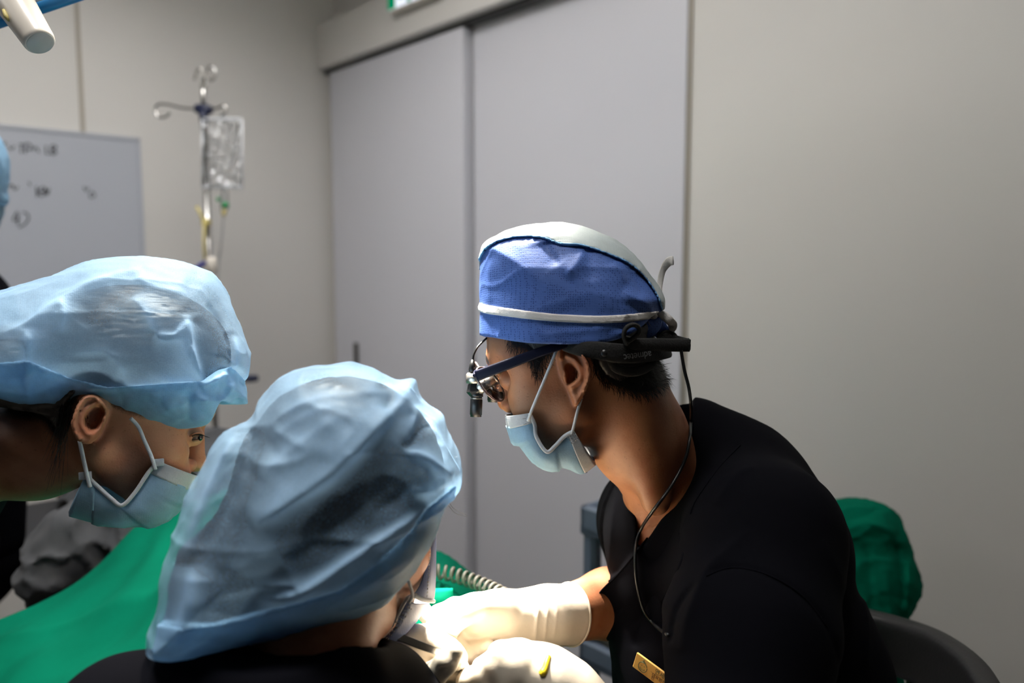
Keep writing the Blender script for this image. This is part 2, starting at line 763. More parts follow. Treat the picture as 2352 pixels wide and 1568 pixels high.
M_NAVYPL = basic('navy_plastic', sr(24, 32, 62), .4)
M_LEATHER = basic('black_leatherette', sr(30, 29, 30), .42, noise=.15, nscale=30, bump=.15, bscale=260)
M_NAVY = cloth_mat('navy_scrub', sr(11, 11, 17), sr(8, 8, 13), wscale=1500., bump=.25, sheen=0.)
M_GREEN = cloth_mat('green_drape', sr(0, 112, 86), sr(0, 100, 76), wscale=1200., bump=.3, sheen=0.)
M_GREY = cloth_mat('grey_marl', sr(98, 99, 102), sr(68, 70, 73), wscale=500., bump=.5)
M_WHITEPL = basic('white_plastic', sr(226, 218, 206), .3, coat=.2)
M_BLUEPL = basic('blue_plastic', sr(38, 128, 190), .35)
M_CART = basic('cart_plastic', sr(112, 126, 146), .5, noise=.05, nscale=20)
M_BOARD = basic('whiteboard_face', sr(190, 194, 203), .25)
M_INK = basic('marker_ink', sr(58, 58, 60), .6)
M_ALU = basic('aluminium', sr(190, 190, 188), .35, metal=.8)
M_TIE = basic('white_tape', sr(228, 224, 220), .8, bump=.2, bscale=700)
M_LOOP = basic('white_elastic', sr(218, 220, 224), .8, bump=.4, bscale=900)
M_SKIN_M = skin_mat('skin_tan', sr(180, 124, 88), sr(156, 96, 64))
M_SKIN_F = skin_mat('skin_light', sr(188, 134, 100), sr(164, 104, 74))
M_HAIR = basic('black_hair', sr(26, 22, 20), .45, noise=.3, nscale=120)
M_HAIRB = basic('dark_brown_hair', sr(34, 26, 22), .45, noise=.3, nscale=120)
M_CAPBLUE = nonwoven('cap_blue_sms', sr(88, 122, 198), sr(34, 54, 120), 1.0, 420., transl=.12, dotmix=.8)
M_CAPTOP = nonwoven('cap_pale_crown', sr(206, 216, 216), sr(178, 192, 196), 1.0, 420., transl=.2, dotmix=.4)
M_BOUF = nonwoven('bouffant_blue', sr(180, 218, 250), sr(142, 188, 234), .41, 520., transl=.38, dotmix=.35)
M_BOUFH = nonwoven('bouffant_hem', sr(170, 214, 246), sr(138, 188, 228), .86, 520., transl=.38, dotmix=.3)
M_MASK = nonwoven('mask_blue', sr(168, 206, 232), sr(130, 170, 205), 1.0, 600., transl=.35, dotmix=.3)
M_MASKSH = nonwoven('mask_blue_shaded', sr(74, 86, 124), sr(60, 70, 104), 1.0, 600., transl=.03, dotmix=.3)  # darker copy of the mask blue, with the shade painted into its colour
M_MASKW = nonwoven('mask_white_band', sr(222, 224, 228), sr(150, 155, 165), 1.0, 600., transl=.3, dotmix=.25)
M_LATEX = basic('latex_glove', sr(240, 226, 205), .38, noise=.04, nscale=40, bump=.12, bscale=160)
M_STAIN = basic('yellow_stain', sr(235, 205, 40), .4)
M_GOLD = basic('gold_badge', sr(224, 178, 96), .35, metal=.25)
M_PRINTG = basic('green_print', sr(70, 92, 66), .6)
M_PRINTK = basic('brown_print', sr(70, 52, 36), .6)
M_GREYTXT = basic('grey_print', sr(120, 120, 122), .6)
M_SEAM = basic('bag_seam', sr(225, 228, 232), .3)
M_IVBAG = glass_mat('iv_bag_film', (.95, .96, .97, 1), .08)
M_LENS = glass_mat('loupe_lens', (.97, .95, .95, 1), .02)
M_RIM = basic('lens_rim', sr(120, 100, 98), .25, metal=.3)
M_SILVER = basic('silver_bracket', sr(185, 180, 172), .3, metal=.9)
M_GREENPL = basic('green_clamp', sr(30, 150, 84), .4)
M_YELLOW = basic('yellow_tubing', sr(205, 190, 120), .5)
M_BLUESTRAP = basic('blue_strap', sr(38, 40, 150), .6)
M_COIL = basic('grey_coil_hose', sr(100, 98, 90), .55)
M_LIP = basic('mouth_tissue', sr(150, 50, 40), .3)
M_EYEW = basic('eye_white_shaded', sr(96, 80, 70), .15)  # eye white coloured dark, so the opening reads as a shaded slit
M_IRIS = basic('eye_iris', sr(30, 20, 16), .1)
# ------------------------------------------------------------------ the room
K0 = np.array([-0.714, 3.316])          # far corner
EA = np.array([0.668, -0.744])          # along the right wall, towards the camera
EB = np.array([-0.744, -0.668])         # along the left wall
LA, LB, HC = 6.0, 4.6, 2.6
AX3 = np.array([[EA[0], EA[1], 0], [EB[0], EB[1], 0], [0, 0, 1.0]])


def RW(a, b, z):
    q = K0 + a * EA + b * EB
    return np.array([q[0], q[1], z])


def rbox(a0, a1, b0, b1, z0, z1, bev=0.0):
    return box(RW((a0 + a1) / 2, (b0 + b1) / 2, (z0 + z1) / 2), (a1 - a0, b1 - b0, z1 - z0), AX3, bev)


def on_plane(px, py, n2, off):
    """photo ray -> point on the vertical plane (q-K0).n2 = off"""
    r = P(px, py, 1.0) - CAM
    t = (off - (CAM[:2] - K0) @ n2) / (r[:2] @ n2)
    return CAM + r * t


def aR(px, b=0.0, py=603):
    return float((on_plane(px, py, EB, b)[:2] - K0) @ EA)


def bL(px, a=0.0, py=603):
    return float((on_plane(px, py, EA, a)[:2] - K0) @ EB)


def st(name, vf, mat, parent=None, **kw):
    o = mesh_obj(name, vf, mat, parent, M=Matrix.Translation(Vector(np.asarray(vf[0]).mean(axis=0))) @ Matrix(AX3.T.tolist()).to_4x4(), smooth=False)
    if parent is None:
        o['kind'] = 'structure'
    setp(o, **kw)
    return o


st('floor', rbox(-.1, LA + .1, -.1, LB + .1, -.1, 0), M_FLOOR)
st('ceiling', rbox(-.1, LA + .1, -.1, LB + .1, HC, HC + .1), M_CEIL)
st('wall_right', rbox(-.1, LA + .1, -.1, 0, 0, HC), M_WALL)
wl = st('wall_left', rbox(-.1, 0, 0, LB + .1, 0, HC), M_WALL)
st('wall_front', rbox(LA, LA + .1, 0, LB, 0, HC), M_WALLD)
st('wall_back', rbox(0, LA, LB, LB + .1, 0, HC), M_WALLD)

a_d = aR(1092)
z_h = 2.085
d1 = st('door_1', rbox(.035, a_d, .002, .048, .012, z_h - .016, .002), M_DOOR)
st('pull_handle', rbox(aR(812, .048), aR(820, .048), .049, .056, .82, 1.005, .002), M_DARK, d1)
d2 = st('door_2', rbox(a_d + .012, aR(1577) - .004, .001, .012, .012, z_h - .012, .001), M_DOOR)
hd = st('trim_1', rbox(.0, LA, .0, .085, z_h, 2.25, .002), M_WALL)
st('trim_2', rbox(.0, LA, .002, .05, z_h - .014, z_h), M_TRACK)
st('trim_3', rbox(aR(1577) - .004, aR(1577) + .005, .001, .006, 0, z_h - .014), M_JOINT)
st('trim_4', rbox(.001, .006, bL(206) - .006, bL(206) + .006, 0, HC), M_JOINT)
st('trim_5', rbox(.001, .03, .002, .03, 0, z_h - .014), M_JOINT)

# --- ceiling panel lights
M_PANEL = emit('panel_diffuser', (1, .98, .96, 1), 5.0)


def ceiling_light(a, b, la, lb, label, power, spread=170):
    c = RW(a, b, HC)
    e = empty('ceiling_light', c, label, 'ceiling light', group='ceiling panel lights')
    mesh_obj('frame', merge(rbox(a - la / 2 - .02, a - la / 2, b - lb / 2, b + lb / 2, HC - .03, HC - .001),
                            rbox(a + la / 2, a + la / 2 + .02, b - lb / 2, b + lb / 2, HC - .03, HC - .001),
                            rbox(a - la / 2 - .02, a + la / 2 + .02, b - lb / 2 - .02, b - lb / 2, HC - .03, HC - .001),
                            rbox(a - la / 2 - .02, a + la / 2 + .02, b + lb / 2, b + lb / 2 + .02, HC - .03, HC - .001)), M_ALU, e, smooth=False)
    mesh_obj('diffuser', rbox(a - la / 2, a + la / 2, b - lb / 2, b + lb / 2, HC - .014, HC - .004), M_PANEL, e, smooth=False)
    ld = bpy.data.lights.new('panel_light', 'AREA')
    ld.shape = 'RECTANGLE'
    ld.size, ld.size_y = la, lb
    ld.energy = power
    ld.spread = math.radians(spread)
    ld.color = (1, .98, .96)
    lo = bpy.data.objects.new('panel_light', ld)
    M = Matrix.Translation(Vector(RW(a, b, HC - .02))) @ Matrix(AX3.T.tolist()).to_4x4()
    link(lo, e, M)
    return e


ceiling_light(1.15, 1.15, .6, .6, 'square ceiling panel light above the dental chair', PANEL_POWER * 1.1, 150)
ceiling_light(1.1, 3.2, .6, .6, 'square ceiling panel light above the whiteboard', PANEL_POWER * .1)
ceiling_light(2.3, .85, .6, .6, 'square ceiling panel light above the wall behind the seated person', PANEL_POWER * .05)
ceiling_light(2.2, 1.42, .6, .6, 'square ceiling panel light above the assistant nearest the camera', PANEL_POWER * .85, 86)

# --- whiteboard on the left wall
wb_b0 = bL(322, .02, 330)
ztop = on_plane(315, 316, EA, .02)[2]
wb = empty('whiteboard', RW(.01, wb_b0 + .6, .95), 'grey-white marker board with black handwriting on the left wall', 'whiteboard')
mesh_obj('board_panel', rbox(.003, .016, wb_b0 + .008, wb_b0 + 1.2, .9, ztop - .008), M_BOARD, wb, smooth=False)
mesh_obj('board_frame', merge(rbox(.002, .02, wb_b0, wb_b0 + .01, .89, ztop), rbox(.002, .02, wb_b0, wb_b0 + 1.21, ztop - .01, ztop),
                              rbox(.002, .02, wb_b0 + 1.2, wb_b0 + 1.21, .89, ztop), rbox(.002, .03, wb_b0, wb_b0 + 1.21, .88, .9)), M_BOARD, wb, smooth=False)
ink = [
    [(0, 322), (6, 334), (14, 326)], [(20, 336), (26, 342), (34, 336)],
    [(44, 331), (56, 332)], [(49, 331), (49, 352)], [(59, 352), (60, 330), (72, 334), (70, 343), (60, 343)], [(76, 345), (82, 338), (90, 350)],
    [(106, 334), (107, 352), (114, 352)], [(119, 354), (119, 334), (130, 338), (121, 344), (131, 350), (119, 355)],
    [(20, 430), (28, 424), (34, 436), (42, 428)], [(66, 418), (70, 426)],
    [(84, 428), (86, 452)], [(100, 428), (87, 441), (98, 452)], [(101, 450), (104, 430), (108, 448), (114, 432)], [(92, 441), (110, 438)],
    [(192, 428), (198, 438), (203, 430)], [(206, 446), (213, 440), (218, 450), (209, 454), (206, 446)],
    [(40, 486), (30, 505), (46, 504)], [(42, 490), (41, 516)], [(52, 488), (62, 490), (66, 502), (58, 514), (44, 522)],
]
for s_ in ink:
    pts = [on_plane(x, y, EA, .0165) for x, y in s_]
    mesh_obj('handwriting', tube(pts, .0022, 6, sm=4), M_INK, wb)

# --- emergency exit sign high on the right wall
M_SGREEN = emit('sign_green', sr(0, 138, 92), .9)
M_SWHITE = emit('sign_white', (.86, .9, 1, 1), 1.1)
sg0 = on_plane(891, 31, EB, .12)
sa, sz = float((sg0[:2] - K0) @ EA), sg0[2]
sg = empty('exit_sign', RW(sa + .1, .0, sz), 'lit green and white emergency exit sign high above the sliding door', 'exit sign')
mesh_obj('sign_box', rbox(sa, sa + .27, .086, .121, sz, sz + .17, .003), M_WHITEPL, sg, smooth=False)
mesh_obj('sign_face', rbox(sa + .006, sa + .264, .1212, .123, sz + .006, sz + .164), M_SWHITE, sg, smooth=False)
mesh_obj('green_field', merge(rbox(sa + .006, sa + .05, .1232, .124, sz + .006, sz + .164),
                              rbox(sa + .06, sa + .264, .1232, .124, sz + .13, sz + .164)), M_SGREEN, sg, smooth=False)


def sgp(x, z):
    return RW(sa + x, .125, sz + z)


mesh_obj('running_figure', merge(tube([sgp(.125, .1), sgp(.115, .07), sgp(.12, .055)], [.011, .013, .011], 8), tube([sgp(.12, .055), sgp(.095, .035), sgp(.075, .038)], .009, 8),
                                 tube([sgp(.118, .055), sgp(.14, .035), sgp(.13, .008)], .009, 8), tube([sgp(.122, .095), sgp(.15, .085), sgp(.165, .095)], .007, 8),
                                 tube([sgp(.12, .095), sgp(.095, .085), sgp(.09, .065)], .007, 8), disc_plate(sgp(.135, .118), (EB[0], EB[1], 0), .011, .002)), M_SGREEN, sg)

# --- infusion stand in front of the left wall
IVD = 2.45


def IV(px, py, dd=0.0):
    return P(px, py, IVD + dd)


top = IV(468, 262)
foot = np.array([top[0], top[1], 0.0])
xb = pix(np.array([foot[0], foot[1], .9]))
iv = empty('infusion_stand', foot, 'chrome infusion stand with curled hooks and a navy hub by the left wall', 'IV stand')
mesh_obj('pole', tube([foot + [0, 0, .08], foot + [0, 0, .9], top + [0, 0, .0]], .0105, 14), M_CHROME, iv)
mesh_obj('upper_rod', tube([top, IV(467, 180)], .008, 12), M_CHROME, iv)
mesh_obj('hub', merge(tube([IV(449, 249), IV(456, 250), IV(478, 252), IV(487, 253)], [.012, .0155, .0155, .012], 14), tube([top + [0, 0, .01], top + [0, 0, -.028]], [.0145, .0125], 14)), M_NAVYPL, iv)


def hook(pts):
    return mesh_obj('hook', tube(pts, .0042, 8, sm=6), M_CHROME, iv)


hook([IV(455, 250), IV(420, 248), IV(385, 240), IV(364, 240), IV(356, 252), IV(364, 268), IV(380, 268), IV(392, 257)])
hook([IV(480, 252), IV(500, 248), IV(513, 243), IV(520, 250), IV(516, 262), IV(508, 268)])
hook([IV(463, 200), IV(464, 170), IV(462, 158), IV(455, 160), IV(450, 172), IV(447, 184)])
hook([IV(473, 200), IV(475, 170), IV(480, 154), IV(492, 158), IV(495, 172), IV(488, 184), IV(478, 182)])
mesh_obj('tape_wrap', merge(tube([IV(452, 474), IV(462, 494), IV(469, 513)], .005, 8), tube([IV(468, 508), IV(480, 516)], .0135, 12), tube([IV(469, 512, -.013), IV(468, 560, -.013), IV(472, 612, -.013)], .004, 8)), M_YELLOW, iv)
mesh_obj('strap', tube([IV(445, 636, -.012), IV(452, 616, -.012), IV(466, 606, -.012), IV(477, 604, -.012)], .007, 8, sm=4), M_BLUESTRAP, iv)
mesh_obj('strap_clip', box(IV(487, 608, -.02), (.03, .03, .05), bev=.006), M_WHITEPL, iv)
cz = IV(545, 869)[2]
mesh_obj('utility_ring', merge(tube([foot + [0, 0, cz - .012], foot + [0, 0, cz + .012]], .017, 14), tube([np.array([foot[0], foot[1], cz]), IV(560, 869)], .008, 8),
                               disc_plate(IV(568, 869), (0, 0, 1), .034, .016, 28)), M_NAVYPL, iv)
for k in range(5):
    a_ = k * 2 * math.pi / 5
    e_ = foot + np.array([.27 * math.cos(a_), .27 * math.sin(a_), .07])
    mesh_obj('base_leg', tube([foot + [0, 0, .1], e_], [.013, .009], 8), M_CHROME, iv)
    mesh_obj('caster', disc_plate(e_ + [0, 0, -.042], (math.sin(a_), -math.cos(a_), 0), .028, .02, 16), M_BLACKPL, iv)

# infusion bag
bg = empty('infusion_bag', IV(510, 430), 'clear fluid bag hanging from the infusion stand', 'IV bag')
NU, NV = 28, 36
G = np.zeros((NU, NV, 3))
H = np.zeros((NU, NV, 3))
cU, cV = (P(556, 350, IVD) - P(464, 350, IVD)), (P(510, 272, IVD) - P(510, 430, IVD))
c00 = P(464, 430, IVD - .03)
for i in range(NU):
    for j in range(NV):
        u, v = i / (NU - 1), j / (NV - 1)
        th = .028 * (max(0, math.sin(math.pi * u)) ** .6) * (max(0, math.sin(math.pi * min(1, v * 1.05 + .02))) ** .5) * (1 - .25 * v)
        cr = .004 * math.sin(u * 17 + v * 5) * math.sin(v * 21 - u * 7) + .003 * math.sin(u * 31 - v * 13)
        base = c00 + cU * u + cV * v
        G[i, j] = base - FW * (th + cr * (th > .002))
        H[i, j] = base + FW * (th + cr * (th > .002))
gf = grid_faces(NU, NV)
mesh_obj('bag_film', (np.concatenate([G.reshape(-1, 3), H.reshape(-1, 3)]), np.concatenate([gf, gf[:, ::-1] + NU * NV])), M_IVBAG, bg)
lt = [c00 + cU * a + cV * b - FW * .031 for a, b in ((.25, .62), (.72, .62))]
for y0 in (.3, .38, .47, .55, .63):
    mesh_obj('bag_print', tube([c00 + cU * .24 + cV * y0 - FW * .034, c00 + cU * (.55 + .25 * math.sin(y0 * 40)) + cV * y0 - FW * .034], .0016, 6), M_GREYTXT, bg)
mesh_obj('bottom_seal', tube([c00 + cU * .02 - FW * .002, c00 + cU * .98 - FW * .002], .0055, 10), M_SEAM, bg)
mesh_obj('side_seal', tube([c00 + cU * .99, c00 + cU * .99 + cV * .97], .003, 8), M_SEAM, bg)
mesh_obj('side_seal', tube([c00 + cU * .01, c00 + cU * .01 + cV * .97], .003, 8), M_SEAM, bg)
mesh_obj('top_seal', tube([c00 + cU * .02 + cV * .98, c00 + cU * .98 + cV * .98], .004, 8), M_SEAM, bg)
mesh_obj('hanger_loop', tube([IV(508, 266, -.03), IV(500, 276, -.03), IV(512, 282, -.03), IV(522, 276, -.03), IV(512, 262, -.01)], .003, 8, sm=4), M_IVBAG, bg)
mesh_obj('drip_chamber', tube([IV(517, 432, -.03), IV(517, 440, -.03), IV(516, 455, -.03), IV(515, 478, -.03), IV(514, 492, -.03)], [.005, .009, .011, .011, .006], 12), M_IVBAG, bg)
mesh_obj('green_cap', merge(tube([IV(512, 470, -.045), IV(524, 472, -.045)], .009, 10), tube([IV(499, 456, -.04), IV(504, 460, -.04)], .006, 10)), M_GREENPL, bg)
mesh_obj('drip_tube', tube([IV(514, 492, -.03), IV(511, 530, -.03), IV(507, 570, -.02), IV(500, 640, .02), IV(500, 900, .03)], .003, 8, sm=5), M_IVBAG, bg)
mesh_obj('yellow_port', tube([IV(516, 480, -.04), IV(514, 496, -.04)], .006, 10), M_YELLOW, bg)
# ------------------------------------------------------------------ helpers for figures
def ear_fn(F, out_px, helix_px, anti_px, concha_px, tragus_px, w0, front, prot=.012):
    """ear relief in a head frame: outline, rolled rim, inner ridge, bowl; front=-1 faces left"""
    out = catmull(F.uv(out_px, w0), 6, True)
    hel = catmull(F.uv(helix_px, w0), 6)
    ant = catmull(F.uv(anti_px, w0), 6)
    con = catmull(F.uv(concha_px, w0), 4, True)
    tra = F.uv([tragus_px], w0)[0]
    lo, hi = out.min(0) - .012, out.max(0) + .012
    uf, ur = (out[:, 0].min(), out[:, 0].max()) if front < 0 else (out[:, 0].max(), out[:, 0].min())
    D = Map2D(lambda p: poly_sdf(p, out), lo, hi, .0008)

    def hf(p):
        s = np.clip((p[:, 0] - uf) / (ur - uf), 0, 1)
        h = .005 + prot * s
        d, _, _ = seg_dist(p, hel)
        h += .0066 * np.exp(-(d / .0024) ** 2)
        d, _, _ = seg_dist(p, ant)
        h += .0048 * np.exp(-(d / .0026) ** 2)
        c = poly_sdf(p, con)
        h -= .015 * np.clip(.5 - c / .004, 0, 1)
        h -= .0022 * np.clip(-poly_sdf(p, out) / .006 - .6, 0, 1)
        h += .006 * np.exp(-(((p - tra) ** 2).sum(1)) / .0034 ** 2)
        e = np.clip(-poly_sdf(p, out) / .0045, 0, 1)
        return h * np.sqrt(1 - (1 - e) ** 2)
    H = Map2D(hf, lo, hi, .0007)

    def f(q):
        u, w, v = q[:, 0], q[:, 1], q[:, 2]
        s = np.clip((u - uf) / (ur - uf), 0, 1)
        top = (w0 - H(u, v)) - w
        T = .006 + .03 * np.clip(1 - s * 1.6, 0, 1)
        back = w - (w0 - H(u, v) + T)
        bx = np.maximum(np.maximum(lo[0] - u, u - hi[0]), np.maximum(lo[1] - v, v - hi[1]))
        return np.maximum(np.maximum(np.maximum(top, back) * .7, D(u, v) * .9), bx)
    return f


class Puff:
    """solid made from an outline in the frame plane, swollen to a half thickness W with rounding R"""
    def __init__(s, F, out_px, W, R, ridges=(), bottom_px=None, wr=-.06, w0=0.0, sm=4, wob=0.0, seed=1, like=None):
        s.F = F
        out = catmull(F.uv(out_px, 0.0), sm, True)
        s.lo, s.hi = out.min(0) - .03, out.max(0) + .03
        s.D = like.D if like is not None else Map2D(lambda p: poly_sdf(p, out), s.lo, s.hi, .0022)
        s.W, s.R, s.w0 = W, R, w0
        s.B = None
        if bottom_px is not None:
            b = catmull(F.uv(bottom_px, wr), 5, False)
            b = np.concatenate([b, [[b[-1][0], s.hi[1] + .1], [b[0][0], s.hi[1] + .1]]])
            s.B = Map2D(lambda p: poly_sdf(p, b), s.lo, s.hi, .0018)
        s.Rg = ridge_map([(catmull(F.uv(r[0], wr), 3),) + tuple(r[1:]) for r in ridges], s.lo, s.hi, .0018) if ridges else None
        s.wob, s.seed = wob, seed
        c_, s_ = math.cos(.7), math.sin(.7)
        s.an = np.array([[c_ * .35, 0, s_], [0, 1, 0], [-s_ * .35, 0, c_]]).T

    def layers(s, q):
        if s.Rg is None:
            return np.zeros(len(q))
        near = np.clip(.6 - q[:, 1] / s.W, 0, 1)
        return np.clip(s.Rg(q[:, 0], q[:, 2]) * near / .010, -.10, .45)

    def raw(s, q, cut=True, off=0.0):
        u, w, v = q[:, 0], q[:, 1] - s.w0, q[:, 2]
        d2 = s.D(u, v)
        a = d2 + s.R
        b = np.abs(w) - s.W + s.R
        f = np.minimum(np.maximum(a, b), 0) + np.hypot(np.maximum(a, 0), np.maximum(b, 0)) - s.R
        if s.Rg is not None:
            near = np.clip(.6 - w / s.W, 0, 1)
            f = f - s.Rg(u, v) * near
        if s.wob:
            f = f - s.wob * vnoise(q, 60., s.seed) - s.wob * .6 * vnoise(q, 140., s.seed + 1)
            f = f - s.wob * 1.6 * (1 - np.abs(vnoise(q @ s.an, 55., s.seed + 2)) * 2.2).clip(0, 1) ** 3
        f = f * .85 - off
        if cut and s.B is not None:
            f = np.maximum(f, s.B(u, v))
        return f

    def box(s, pad=.012):
        return (np.array([s.lo[0] + .03 - pad, s.w0 - s.W - pad, s.lo[1] + .03 - pad]),
                np.array([s.hi[0] - .03 + pad, s.w0 + s.W + pad, s.hi[1] - .03 + pad]))


def strip2d(F, px, w, lo, hi):
    """closed pixel polygon -> 2d distance map in the frame"""
    b = F.uv(px, w)
    return Map2D(lambda p: poly_sdf(p, b), lo, hi, .0014)


def band_px(center, half):
    """centre line of pixels + half width in pixels -> closed polygon"""
    c = catmull(center, 5)
    t = np.gradient(c, axis=0)
    t /= np.linalg.norm(t, axis=1)[:, None]
    n = np.stack([-t[:, 1], t[:, 0]], -1)
    h = np.interp(np.linspace(0, 1, len(c)), np.linspace(0, 1, len(half)), half)[:, None] if not np.isscalar(half) else half
    return np.concatenate([c + n * h, (c - n * h)[::-1]])


def mask_mesh(F, edge_px, front_px, w_e, w_m, t0, t1, nt=40, nth=40, pleat=.0045, th=.0012, pw=.7, npl=3, push=0.0, crump=.0022):
    E = catmull(F.uv(edge_px, w_e), 12)
    R_ = catmull(F.uv(front_px, w_m), 12)
    V = np.zeros((nt, nth, 3))
    for i in range(nt):
        t = t0 + (t1 - t0) * i / (nt - 1)
        e = np.array([np.interp(t, np.linspace(0, 1, len(E)), E[:, k]) for k in (0, 1)])
        r = np.array([np.interp(t, np.linspace(0, 1, len(R_)), R_[:, k]) for k in (0, 1)])
        for j in range(nth):
            a = math.pi * j / (nth - 1)
            s = math.sin(a) ** pw
            z = (t * npl) % 1.0
            zz = (z - .5) * pleat * math.sin(a) ** .5
            dirn = (r - e) / (np.linalg.norm(r - e) + 1e-9)
            q = e + (r - e) * s + dirn * (zz + push)
            V[i, j] = (q[0], w_m - (w_m - w_e) * math.cos(a) - push * (math.cos(a)), q[1])
    fl_ = V.reshape(-1, 3)
    a_ = np.sin(np.linspace(0, math.pi, nth))[None, :] ** .6 * np.ones((nt, 1))
    dz = crump * vnoise(fl_, 95., 41) + crump * 1.2 * (1 - np.abs(vnoise(fl_ @ np.array([[.5, 0, .8], [0, 1, 0], [-.8, 0, .5]]), 70., 43)) * 2.4).clip(0, 1) ** 2
    V = V + (V - V.mean((0, 1))) / (np.linalg.norm(V - V.mean((0, 1)), axis=2)[..., None] + 1e-9) * (dz.reshape(nt, nth) * a_)[..., None]
    return sheet(V, th)


def strands(base, nrm, dirv, ln, wd=.00035, jit=.35, seed=3):
    """short hairs as thin blades"""
    r = np.random.default_rng(seed)
    n = len(base)
    d = dirv + r.normal(size=(n, 3)) * jit
    d /= np.linalg.norm(d, axis=1)[:, None]
    L = ln * r.uniform(.6, 1.2, n)[:, None]
    s = np.cross(d, nrm)
    s /= np.linalg.norm(s, axis=1)[:, None] + 1e-9
    a = base - s * wd
    b = base + s * wd
    m1 = base + d * L * .55 + nrm * L * .08
    c1, c2 = m1 + s * wd * .8, m1 - s * wd * .8
    tip = base + d * L
    V = np.stack([a, b, c1, c2, tip + s * wd * .2, tip - s * wd * .2], 1).reshape(-1, 3)
    k = np.arange(n)[:, None] * 6
    return V, np.concatenate([k + np.array([[0, 1, 2, 3]]), k + np.array([[3, 2, 4, 5]])])


def np_merge(*vfs):
    V, Q, n = [], [], 0
    for v, f in vfs:
        f = np.asarray(f)
        V.append(np.asarray(v))
        Q.append(f + n)
        n += len(v)
    return np.concatenate(V), np.concatenate(Q)


def smoothstep(a, b, x):
    t = np.clip((x - a) / (b - a), 0, 1)
    return t * t * (3 - 2 * t)
# ------------------------------------------------------------------ the seated person with loupes
FD = Frame(1330, 860, .895)
den = empty('person', (.33, .9, 0), 'seated person in dark navy scrubs wearing a tied blue surgical cap and loupes', 'person')

den_ear = ear_fn(FD,
    [(1279, 815), (1283, 797), (1297, 787), (1315, 788), (1335, 801), (1350, 824), (1358, 850), (1357, 873), (1348, 897), (1337, 917), (1327, 931), (1319, 932), (1312, 915), (1304, 892), (1293, 872), (1284, 845)],
    [(1286, 822), (1288, 803), (1299, 793), (1314, 794), (1331, 806), (1345, 828), (1352, 851), (1351, 873), (1343, 894)],
    [(1304, 818), (1320, 828), (1331, 850), (1333, 868), (1322, 881), (1311, 887)],
    [(1301, 842), (1311, 838), (1322, 848), (1325, 866), (1316, 878), (1306, 883), (1302, 868)],
    (1298, 862), -.068, -1, .014)


def den_head(q):
    f = s_ell(q, FD.pt(1318, 742, .0), (.090, .075, .090))                       # cranium
    f = smin(f, s_ell(q, FD.pt(1292, 888, .0), (.056, .060, .072)), .02)        # face
    f = smin(f, s_con(q, FD.pt(1178, 770, .012), FD.pt(1181, 815, .015), .031, .029), .015)  # forehead
    f = smin(f, s_con(q, FD.pt(1180, 800, -.03), FD.pt(1215, 830, -.036), .026, .026), .02)  # temple
    f = smin(f, s_con(q, FD.pt(1136, 822, .035), FD.pt(1150, 824, -.022), .010, .012), .012)  # brow
    f = smin(f, s_ell(q, FD.pt(1226, 905, -.027), (.028, .026, .036)), .014)      # near cheek
    f = smin(f, s_ell(q, FD.pt(1226, 905, .05), (.028, .026, .036)), .014)
    f = smin(f, s_con(q, FD.pt(1322, 945, -.045), FD.pt(1256, 1014, -.012), .017, .018), .02)   # jaw
    f = smin(f, s_con(q, FD.pt(1322, 945, .045), FD.pt(1256, 1014, .014), .017, .018), .02)
    f = smin(f, s_ell(q, FD.pt(1240, 974, .005), (.026, .034, .030)), .015)      # mouth region
    f = smax(f, -s_ell(q, FD.pt(1150, 866, -.03), (.012, .014, .011)), .012)    # eye sockets
    f = smax(f, -s_ell(q, FD.pt(1148, 866, .055), (.012, .014, .011)), .012)
    f = smin(f, s_ell(q, FD.pt(1172, 872, -.022), (.0125, .0125, .0115)), .004)
    f = smin(f, s_con(q, FD.pt(1168, 858, .022), FD.pt(1163, 922, .026), .0085, .0105), .008)   # nose
    f = smin(f, s_ell(q, FD.pt(1172, 930, .012), (.010, .008, .009)), .006)
    f = smin(f, s_ell(q, FD.pt(1172, 930, .040), (.010, .008, .009)), .006)
    return f


def den_skin(p):
    q = (p - FD.o) @ FD.A.T
    n0, n1, n2, n3 = P(1408, 890, .90), P(1468, 1006, .925), P(1526, 1100, .95), P(1560, 1230, .98)
    nk = s_chain(p, [n0, n1, n2, n3], [.060, .0535, .047, .060], .02)
    nk = smin(nk, s_con(p, P(1440, 870, .875), P(1506, 1150, .885), .026, .016), .02)  # neck muscle
    f = nk
    # chest and shoulders
    f = smin(f, s_con(p, P(1545, 1200, .985), P(1585, 1450, .96), .066, .08), .02)
    f = smin(f, s_con(p, P(1650, 1150, .955), P(1745, 1235, .86), .03, .05), .03)
    # near arm under the sleeve, far arm with the bare forearm
    f = smin(f, s_chain(p, [P(1745, 1235, .855), P(1700, 1740, .745), P(1352, 1655, .797)], [.052, .044, .028], .02), .03)
    f = smin(f, s_chain(p, [P(1520, 1225, 1.06), P(1545, 1400, 1.06), P(1400, 1385, .985), P(1292, 1411, .930)], [.042, .044, .0405, .0315], .015), .01)
    m = np.abs(q).max(1) < .19
    if m.any():
        f = f.copy()
        h = smin(f[m], den_head(q[m]), .016)
        f[m] = smin(h, den_ear(q[m]), .0035)
    return f


